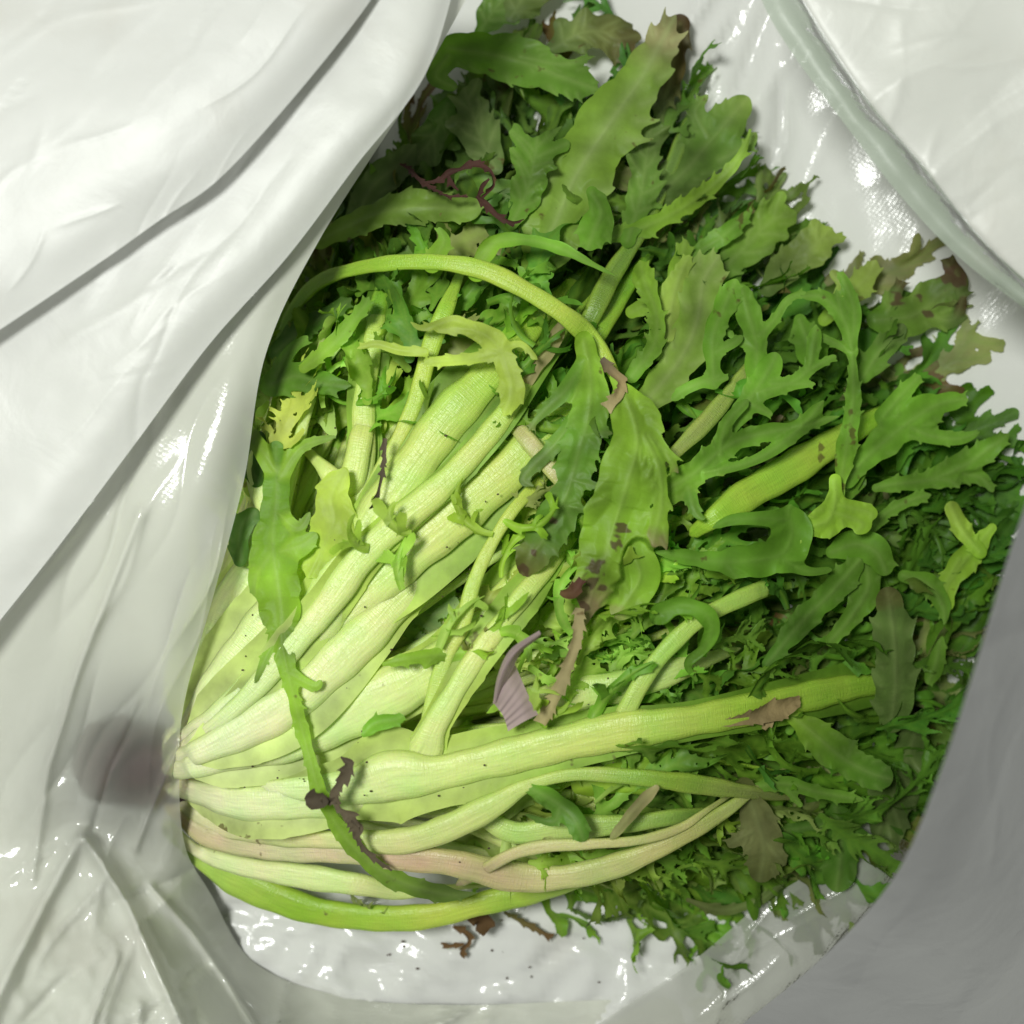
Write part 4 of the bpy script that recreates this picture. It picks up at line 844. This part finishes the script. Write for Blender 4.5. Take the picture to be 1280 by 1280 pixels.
leaf([[(785, 300, 10), (800, 250, 14), (808, 200, 14), (815, 150, 6)]], 9, lob=(.2, .95, 26, (18, 40)), c=[(0, GRN), (1, OLIVE)])

# right half
leaf([[(805, 505, 14), (850, 450, 22), (872, 400, 24), (880, 350, 20), (900, 318, 8)]], 9, c=[(0, mixc(LIME, OLIVE, .3)), (1, mixc(LIME, OLIVE, .5))], tooth=7, tl=(12, 24), midcol=(.42, .5, .2), label='tall yellowish leaf right of the hanging leaf')
leaf([[(790, 470, 8), (818, 430, 10), (820, 390, 8), (805, 350, 12), (800, 325, 6)]], 12, c=[(0, GRN), (1, LIME)], tooth=4, cup=.4)
leaf([[(835, 420, 8), (840, 380, 16), (850, 345, 12), (862, 318, 4)]], 11, c=[(0, mixc(LIME, TAN, .3)), (1, mixc(LIME, TAN, .2))], tooth=3)
leaf([[(892, 480, 8), (892, 420, 12), (905, 385, 14), (920, 350, 10)], [(895, 440, 6), (918, 428, 6), (928, 420, 3)], [(898, 470, 7), (860, 485, 7), (840, 500, 5)], [(885, 478, 7), (910, 472, 3)]], 14, c=[(0, GRN * 1.1), (1, GRN * 1.2)], tooth=2)
leaf2([[(945, 475, 12), (945, 430, 14), (935, 390, 14), (925, 355, 8)], [(948, 420, 9), (968, 400, 6), (985, 375, 5), (1008, 365, 4)], [(942, 435, 7), (920, 425, 4), (908, 410, 2)]], [16, 16, 15], c=[(0, GRN * 1.25), (1, GRN * 1.2)], tooth=2)
leaf2([[(895, 560, 8), (920, 525, 10), (945, 488, 16), (965, 455, 12), (970, 440, 5)], [(948, 490, 12), (985, 480, 9), (1010, 462, 7), (1018, 425, 9), (1020, 405, 4)], [(965, 480, 8), (1000, 480, 6), (1020, 480, 2)], [(1005, 466, 6), (1045, 445, 4)], [(940, 505, 8), (958, 515, 5), (965, 518, 2)]], [15, 16, 16, 16, 15], c=[(0, GRN * 1.2), (1, GRN * 1.3)], tooth=2)
leaf2([[(780, 650, 14), (820, 620, 18), (870, 590, 17), (905, 560, 13), (940, 545, 12), (990, 535, 8), (1050, 520, 5)], [(900, 568, 10), (908, 530, 8), (935, 500, 6)], [(880, 590, 8), (930, 580, 6), (970, 560, 8), (1010, 525, 10), (1030, 500, 5)], [(860, 610, 10), (870, 640, 6), (880, 650, 2)]], [12, 13, 14, 12], c=[(0, LIME * .9), (.4, GRN * 1.2), (1, GRN)], tooth=3, label='pale green leaf branching right of the hanging leaf')
leaf2([[(1045, 655, 8), (1050, 610, 7), (1058, 560, 12), (1066, 510, 10), (1066, 450, 5), (1062, 420, 6), (1050, 385, 10), (1045, 360, 4)],
       [(1066, 440, 6), (1055, 400, 10), (1030, 372, 9), (1000, 370, 4)], [(1064, 440, 5), (1035, 425, 5), (1010, 420, 3)], [(1064, 430, 6), (1068, 390, 9), (1055, 350, 6), (1045, 340, 2)]],
      [[17, 19, 20, 20, 21, 21, 20, 18], 20, 19, 20], c=[[(0, LIME), (.4, GRN * 1.2), (1, GRN)], [(0, GRN), (1, GRN)], [(0, GRN), (1, GRN)], [(0, GRN), (1, GRN)]], tooth=2, cup=.25, label='slender upright leaf with forked crown at right')
leaf2([[(1044, 600, 8), (1044, 630, 12), (1035, 650, 20), (1012, 660, 10), (1000, 680, 2)], [(1040, 640, 14), (1065, 648, 12), (1078, 655, 12), (1070, 665, 4)], [(1050, 632, 10), (1085, 640, 10), (1090, 645, 3)]], [19, 19, 19], c=[(0, LIME * 1.1), (1, LIME * 1.1)], tooth=2, cup=-.3)
leaf2([[(1060, 600, 10), (1085, 570, 14), (1120, 540, 20), (1150, 518, 20), (1175, 505, 13), (1200, 500, 12), (1210, 500, 8)], [(1140, 535, 12), (1165, 545, 10), (1200, 548, 8), (1225, 540, 3)], [(1105, 520, 12), (1130, 490, 10), (1150, 470, 6)]], [15, 14, 14], c=[(0, GRN * 1.3), (1, GRN * 1.35)], tooth=3, label='light green blunt lobed leaf near the right edge')
leaf2([[(1095, 610, 6), (1120, 605, 8), (1160, 600, 12), (1200, 585, 16), (1235, 562, 14), (1262, 542, 5)], [(1205, 592, 12), (1228, 598, 8), (1242, 615, 3)], [(1160, 600, 8), (1185, 600, 6), (1200, 610, 2)]], [12, 10, 12], c=[(0, GRN * 1.1), (1, GRN * 1.1)], tooth=3, label='pointed leaf tip nearest the right edge')
leaf([[(1090, 660, 6), (1110, 640, 7), (1140, 625, 7), (1165, 618, 3)]], 10, c=[(0, GRN), (1, GRN)], tooth=3)
leaf2([[(820, 690, 2), (850, 695, 8), (900, 702, 14), (950, 700, 22), (980, 690, 24), (990, 665, 24), (985, 640, 14), (990, 630, 4)], [(985, 650, 14), (950, 648, 9), (915, 650, 7), (890, 660, 3)], [(910, 708, 8), (920, 722, 3)], [(980, 700, 12), (1010, 714, 6), (1040, 712, 4)]], [13, 14, 12, 11], c=[(0, GRN), (.5, mixc(GRN, MID, .2)), (1, GRN * .95)], tooth=0, cup=.2, vein=.1, label='smooth curled leaf below the middle right')
leaf2([[(870, 850, 2), (860, 830, 5), (880, 810, 8), (890, 785, 10), (878, 765, 11), (850, 757, 12), (825, 768, 12), (815, 780, 5)]], [[6, 9, 12, 14, 16, 16, 14, 10]], c=[(0, GRN), (1, GRN)], tooth=0, cup=.5, vein=.1, label='smooth hooked curl beside the freckled side stalk')
leaf([[(1040, 690, 8), (1070, 680, 18), (1095, 690, 20), (1108, 715, 8)]], 13, c=[(0, GRN * 1.05), (1, GRN)], tooth=4, tl=(16, 26))
leaf([[(960, 830, 8), (1000, 780, 14), (1040, 740, 16), (1075, 700, 12)]], 8, c=[(0, MID * 1.2), (1, GRN * .9)], tooth=3)
leaf([[(1040, 800, 8), (1065, 770, 12), (1085, 735, 16), (1082, 700, 8)]], 10, c=[(0, GRN * .9), (1, GRN * .9)], tooth=3)
leaf([[(1115, 900, 18), (1120, 850, 24), (1118, 800, 22), (1112, 755, 18), (1108, 735, 8)]], [8, 12, 14, 14, 12], c=[(0, OLIVE), (.8, OLIVE * 1.1), (1, BROWN)], tooth=6, tl=(14, 28), label='olive leaf standing by the lower right flap')
leaf([[(1130, 720, 8), (1160, 730, 12), (1178, 755, 10), (1182, 780, 3)]], 11, c=[(0, GRN), (1, GRN)], tooth=2)
leaf([[(1240, 660, 6), (1215, 690, 14), (1185, 730, 14), (1180, 760, 12)], [(1200, 700, 8), (1175, 740, 6)]], 12, c=[(0, LIME), (1, LIME * .9)], tooth=3)
leaf([[(1225, 690, 8), (1205, 665, 12), (1192, 640, 9), (1188, 630, 7)]], 14, c=[(0, LIME), (1, mixc(LIME, YEL, .5))], tooth=1, cup=-.4)
leaf([[(1175, 800, 6), (1170, 830, 12), (1160, 855, 4)]], 8, c=[(0, GRN), (1, GRN)], tooth=2)
leaf([[(1095, 400, 12), (1140, 395, 26), (1175, 370, 22), (1198, 350, 14), (1185, 330, 8), (1175, 325, 3)], [(1150, 390, 14), (1190, 400, 10), (1205, 370, 6)], [(1110, 390, 10), (1120, 365, 8), (1130, 352, 3)]], 8, c=[(0, GRN * .8), (.45, mixc(OLIVE, LIME, .3)), (.66, OLIVE), (.8, BROWN * .5), (1, BROWN * .35)], tooth=5, ruf=1, bruise=[(1122, 374, 8), (1160, 392, 6), (1185, 345, 12), (1200, 352, 9), (1150, 372, 5)], label='spotted olive leaf tip with brown curl at right edge')
leaf([[(1080, 470, 10), (1100, 440, 14), (1120, 420, 12), (1130, 405, 4)]], 10, c=[(0, GRN), (1, OLIVE)], tooth=4)
leaf([[(1030, 400, 8), (1060, 370, 14), (1085, 345, 12), (1095, 325, 5)], [(1065, 365, 8), (1040, 340, 6)]], 8, c=[(0, LIME * .8), (1, mixc(LIME, TAN, .4))], tooth=4)
leaf([[(960, 360, 10), (985, 330, 20), (1015, 310, 18), (1040, 285, 8)]], 7, c=[(0, OLIVE), (1, mixc(LIME, TAN, .3))], tooth=5, lob=(.3, .9, 30, (20, 40)))
leaf([[(900, 340, 12), (930, 310, 22), (960, 280, 18), (985, 265, 5)]], 7, c=[(0, mixc(GRN, OLIVE, .4)), (1, mixc(LIME, OLIVE, .4))], tooth=5, lob=(.3, .9, 30, (20, 45)))
leaf([[(850, 330, 6), (880, 310, 10), (910, 290, 10), (940, 262, 5)], [(905, 300, 6), (895, 290, 4)]], 11, c=[(0, GRN * 1.1), (1, GRN * 1.1)], tooth=4)
leaf([[(1000, 400, 8), (1015, 440, 18), (1000, 400, 10)]], 8, c=[(0, GRN), (1, GRN)])
# lower right
leaf([[(990, 895, 8), (1015, 915, 18), (1050, 945, 20), (1085, 965, 18), (1115, 975, 10)], [(1060, 945, 8), (1068, 925, 2)]], 13, c=[(0, LIME * .8), (.5, GRN * .9), (1, MID)], tooth=3, label='yellow green leaf tip pointing left, lower right')
leaf([[(930, 985, 14), (945, 1020, 18), (955, 1060, 24), (950, 1100, 10)], [(955, 1050, 12), (980, 1080, 6)], [(940, 1040, 10), (912, 1056, 6)]], 8, c=[(0, mixc(OLIVE, BROWN, .4)), (.5, mixc(OLIVE, TAN, .4)), (1, mixc(OLIVE, BROWN, .4))], tooth=4, mat=None, label='wilted tan leaf at the lower edge')
leaf([[(1045, 1010, 8), (1050, 1040, 22), (1050, 1080, 24), (1046, 1112, 6)], [(1045, 1030, 12), (1080, 1050, 10), (1085, 1060, 4)], [(1040, 1030, 12), (985, 1038, 7), (975, 1036, 2)]], 8, c=[(0, MID), (.7, MID * 1.1), (1, mixc(GRN, OLIVE, .4))], tooth=2, label='dark blunt leaf hanging at the lower edge')
leaf([[(940, 985, 6), (980, 980, 9), (1030, 992, 8), (1080, 1000, 5)], [(985, 988, 5), (1002, 1008, 3)]], 10, c=[(0, GRN), (1, GRN)], tooth=1)
leaf([[(1150, 900, 10), (1130, 960, 22), (1110, 1010, 24), (1095, 1050, 8)]], 3, c=[(0, OLIVE), (1, OLIVE * .8)], tooth=5, lob=(.2, .9, 30, (25, 55)))
leaf([[(860, 1125, 3), (900, 1138, 6), (945, 1128, 6), (980, 1105, 3)]], 6, c=[(0, mixc(OLIVE, BROWN, .4)), (1, OLIVE)], tooth=2)
leaf([[(660, 985, 6), (690, 1000, 12), (718, 1025, 14), (730, 1052, 5)], [(700, 1010, 9), (690, 1028, 5), (656, 1018, 2)]], 13, c=[(0, GRN), (1, MID * 1.2)], tooth=2, cup=.4)
leaf([[(820, 985, 4), (800, 1005, 8), (775, 1035, 6), (762, 1050, 2)]], 14, c=[(0, TAN), (1, mixc(TAN, OLIVE, .5))], tooth=0)
for (x, y) in [(655, 650), (690, 690), (600, 770), (700, 800), (640, 830), (760, 800), (720, 850), (560, 790), (690, 900), (820, 760), (780, 820), (910, 800), (900, 850), (860, 700), (670, 620), (440, 790 + 330), (700, 1080), (800, 1090), (880, 1080)]:
    frill(x, y, rng.uniform(.95, 1.08), rng.uniform(50, 100))
leaf([[(480, 830, 3), (520, 822, 8), (560, 818, 9), (595, 815, 5)], [(545, 820, 5), (530, 835, 3)]], 12, c=[(0, LIME), (1, LIME)], tooth=3)
leaf([[(455, 918, 3), (470, 905, 10), (495, 900, 8), (505, 895, 3)]], 13, c=[(0, GRN * 1.3), (1, GRN * 1.3)], tooth=2)

# ------------------------------------------------------------------ loose scraps
def tube(name, pts, h, c, mat, parent=None, **kw):
    C, hw, x, y = path(pts, h); mb = MB(); rib(mb, C, hw, ramp(np.linspace(0, 1, len(x)), c), None, .7, 0, m=7)
    return mb.build(name, mat, parent)
def scrap(name, strokes, h, c, label, cat='dried scrap', mat=None, group=None):
    mb = MB()
    for st in strokes:
        C, hw, x, y = path(st, h); t = np.linspace(0, 1, len(x))
        cc = ramp(t, c)
        blade(mb, C, hw, cc, cc, cup=.5, ruf=.0009, tooth=.0018, tl=(.0015, .0045), skip=.3, m=3, twist=rng.uniform(-50, 50))
    return tag(mb.build(name, mat or M_DRY), label, cat, group)
RED = col3((.055, .024, .017)); BLK = col3((.05, .04, .025))
scrap('dried_leaf_scrap', [[(500, 205, 1), (512, 212, 2), (525, 226, 3), (545, 238, 1.5), (560, 246, 2), (585, 246, 1)], [(528, 228, 1), (548, 226, 2.5), (562, 216, 4), (575, 212, 2), (592, 206, 4), (612, 214, 3), (616, 232, 2.5), (602, 246, 1)], [(596, 245, 2), (608, 256, 4), (622, 270, 3), (640, 278, 2), (655, 274, .6)], [(560, 220, 2), (566, 232, 3), (572, 238, 1)], [(598, 246, 2), (604, 232, 3), (612, 224, 1)]], 20, [(0, RED), (1, RED * 1.4)], 'dark red dried shred lying across the upper left leaves')
scrap('dried_leaf_scrap', [[(426, 946, 1), (436, 954, 5), (432, 968, 7), (424, 980, 4), (418, 994, 6), (424, 1010, 3), (438, 1020, 7), (444, 1034, 5), (448, 1050, 2.5), (462, 1068, 3), (490, 1088, 1)], [(420, 1000, 4), (408, 1002, 4), (402, 996, 2)], [(440, 1024, 3), (452, 1034, 4), (450, 1044, 1)]], 20, [(0, BLK * 1.5), (.5, BLK * 2.5), (1, BLK * 2)], 'blackened twisted strip over the pale stalks')
scrap('dried_leaf_scrap', [[(382, 1002, 4), (390, 1000, 11), (400, 998, 10), (406, 994, 3)], [(402, 996, 5), (410, 1004, 4)]], 21, [(0, BLK * 1.6), (1, BLK)], 'small crumpled dark clot on the withering loose leaf')
scrap('dried_leaf_scrap', [[(481, 548, 3), (480, 575, 2), (477, 595, 2), (472, 615, 2), (466, 635, 3)]], 14, [(0, BLK * 2), (1, BLK)], 'thin black thread on the upper pale stalks')
scrap('dried_leaf_scrap', [[(725, 760, 6), (720, 800, 6), (706, 845, 7), (690, 880, 8), (678, 905, 9)]], 16, [(0, TAN * .6), (.6, TAN * .8), (1, TAN)], 'withered tan stem standing beside the garlic skin')
scrap('dried_leaf_scrap', [[(566, 1158, 2), (580, 1164, 3), (586, 1176, 3), (576, 1190, 2), (584, 1194, 1)], [(580, 1180, 2), (560, 1182, 2), (552, 1178, 1)]], -2, [(0, BROWN), (1, BROWN)], 'tiny forked brown tendril below the green bottom stalk')
scrap('dried_leaf_scrap', [[(590, 1140, 10), (604, 1152, 11), (598, 1166, 4)]], 2, [(0, BROWN), (1, BROWN * .8)], 'dark brown chip at the bottom edge of the head')
scrap('dried_leaf_scrap', [[(630, 1140, 2), (660, 1155, 3), (690, 1172, 2)]], -2, [(0, mixc(BROWN, OLIVE, .5)), (1, BROWN)], 'straight brown tendril pointing to the lower right')
scrap('dried_leaf_scrap', [[(712, 1135, 2), (745, 1148, 3), (785, 1142, 3), (803, 1125, 2)]], -2, [(0, OLIVE), (1, OLIVE)], 'curved olive tendril under the bottom edge')
scrap('dried_leaf_scrap', [[(700, 740, 3), (712, 742, 8), (722, 735, 7), (728, 725, 3)]], 17, [(0, BROWN), (1, RED * 1.5)], 'reddish brown scrap at the tip of the hanging leaf')
scrap('dried_leaf_scrap', [[(900, 905, 3), (960, 890, 12), (985, 880, 10), (1000, 875, 3)], [(965, 895, 6), (955, 912, 3)]], 10, [(0, mixc(BROWN, TAN, .5)), (1, mixc(BROWN, TAN, .4))], 'brown wilted wrap round the long lower stalk')
scrap('dried_leaf_scrap', [[(752, 448, 4), (762, 462, 6), (776, 478, 5), (772, 495, 6), (758, 510, 5)]], 18, [(0, BLK * 2), (.5, mixc(BROWN, TAN, .4)), (1, TAN)], 'shrivelled brown edge where the arched stalk bends')

# garlic skin
gs = empty('garlic_skin', tuple(P(645, 860, 70)))
tag(gs, 'pinkish curled flake of garlic skin with dark veins', 'garlic skin')
GB = np.array(gs.location)
def fanpatch(rows, h, cols, name):
    rows = np.array(rows, float); R, K = rows.shape[:2]
    A = np.stack([crom(rows[i], 24) for i in range(R)]); A = np.stack([crom(A[:, j], 20) for j in range(24)], 1)
    z = top(A[..., 0], A[..., 1]).mean() + A[..., 2] + h
    mb = MB(); C = np.zeros((20, 24, 3)); C[:] = cols[0]
    v = np.linspace(0, 1, 20)
    for q in (.2, .36, .52, .68, .84): C = C * (1 - .55 * np.exp(-((v - q - .02 * np.sin(np.arange(20))) / .022) ** 2)[:, None, None] * np.linspace(1, .3, 24)[None, :, None]) 
    mb.grid(P(A[..., 0], A[..., 1], z), C, np.stack(np.meshgrid(v, np.linspace(0, 1, 24), indexing='ij'), -1))
    o = mb.build(name, M_SKIN, gs); o.location = tuple(-GB); return o
LIL = col3((.52, .40, .40))
fanpatch([[(616, 878, 2), (630, 850, 6), (642, 826, 6)], [(622, 885, 0), (640, 866, 4), (650, 845, 3)], [(630, 897, 0), (650, 884, 3), (660, 868, 2)], [(635, 914, -1), (655, 902, 2), (673, 893, 0)]], 16, [LIL], 'skin_fan')
fanpatch([[(616, 880, 2), (622, 845, 8), (638, 812, 12), (674, 788, 8)], [(620, 878, 3), (628, 842, 11), (645, 815, 14), (676, 793, 8)], [(624, 872, 3), (640, 838, 9), (652, 815, 10), (672, 799, 6)]], 15, [LIL * .75], 'skin_edge')

# dirt specks on stalks and bag
mb = MB(); th = np.linspace(0, 2 * np.pi, 6, endpoint=False)
for k in range(80):
    d = rng.uniform(-20, 70); r = rng.uniform(60, 560); x = CORE[0] + r * math.cos(math.radians(d)); y = CORE[1] - r * math.sin(math.radians(d)); z = top(x, y) + rng.uniform(2, 12)
    s = rng.uniform(.00015, .00045)
    p = P(x, y, z); fi = np.linspace(-1.4, 1.4, 5)
    g = p + s * np.stack([np.cos(fi)[:, None] * np.cos(th)[None] * rng.uniform(.7, 1.6), np.cos(fi)[:, None] * np.sin(th)[None], np.sin(fi)[:, None] + 0 * th[None]], -1)
    mb.grid(g, np.ones(3), np.zeros((5, 6, 2)), closed=True)
for k in range(18):
    x, y = rng.uniform(420, 900), rng.uniform(1150, 1240); s = rng.uniform(.0002, .0006); p = P(x, y, bag_lift(np.array(x), np.array(y)) + 7.5)
    g = p + s * np.stack([np.cos(fi)[:, None] * np.cos(th)[None] * rng.uniform(.7, 2.2), np.cos(fi)[:, None] * np.sin(th)[None], .6 * np.sin(fi)[:, None] + 0 * th[None]], -1)
    mb.grid(g, np.ones(3), np.zeros((5, 6, 2)), closed=True)
tag(mb.build('soil_specks', M_SOIL), 'tiny dark soil specks scattered on the pale stalks and bag', 'soil', None, 'stuff')
print('leaves', NLEAF[0])
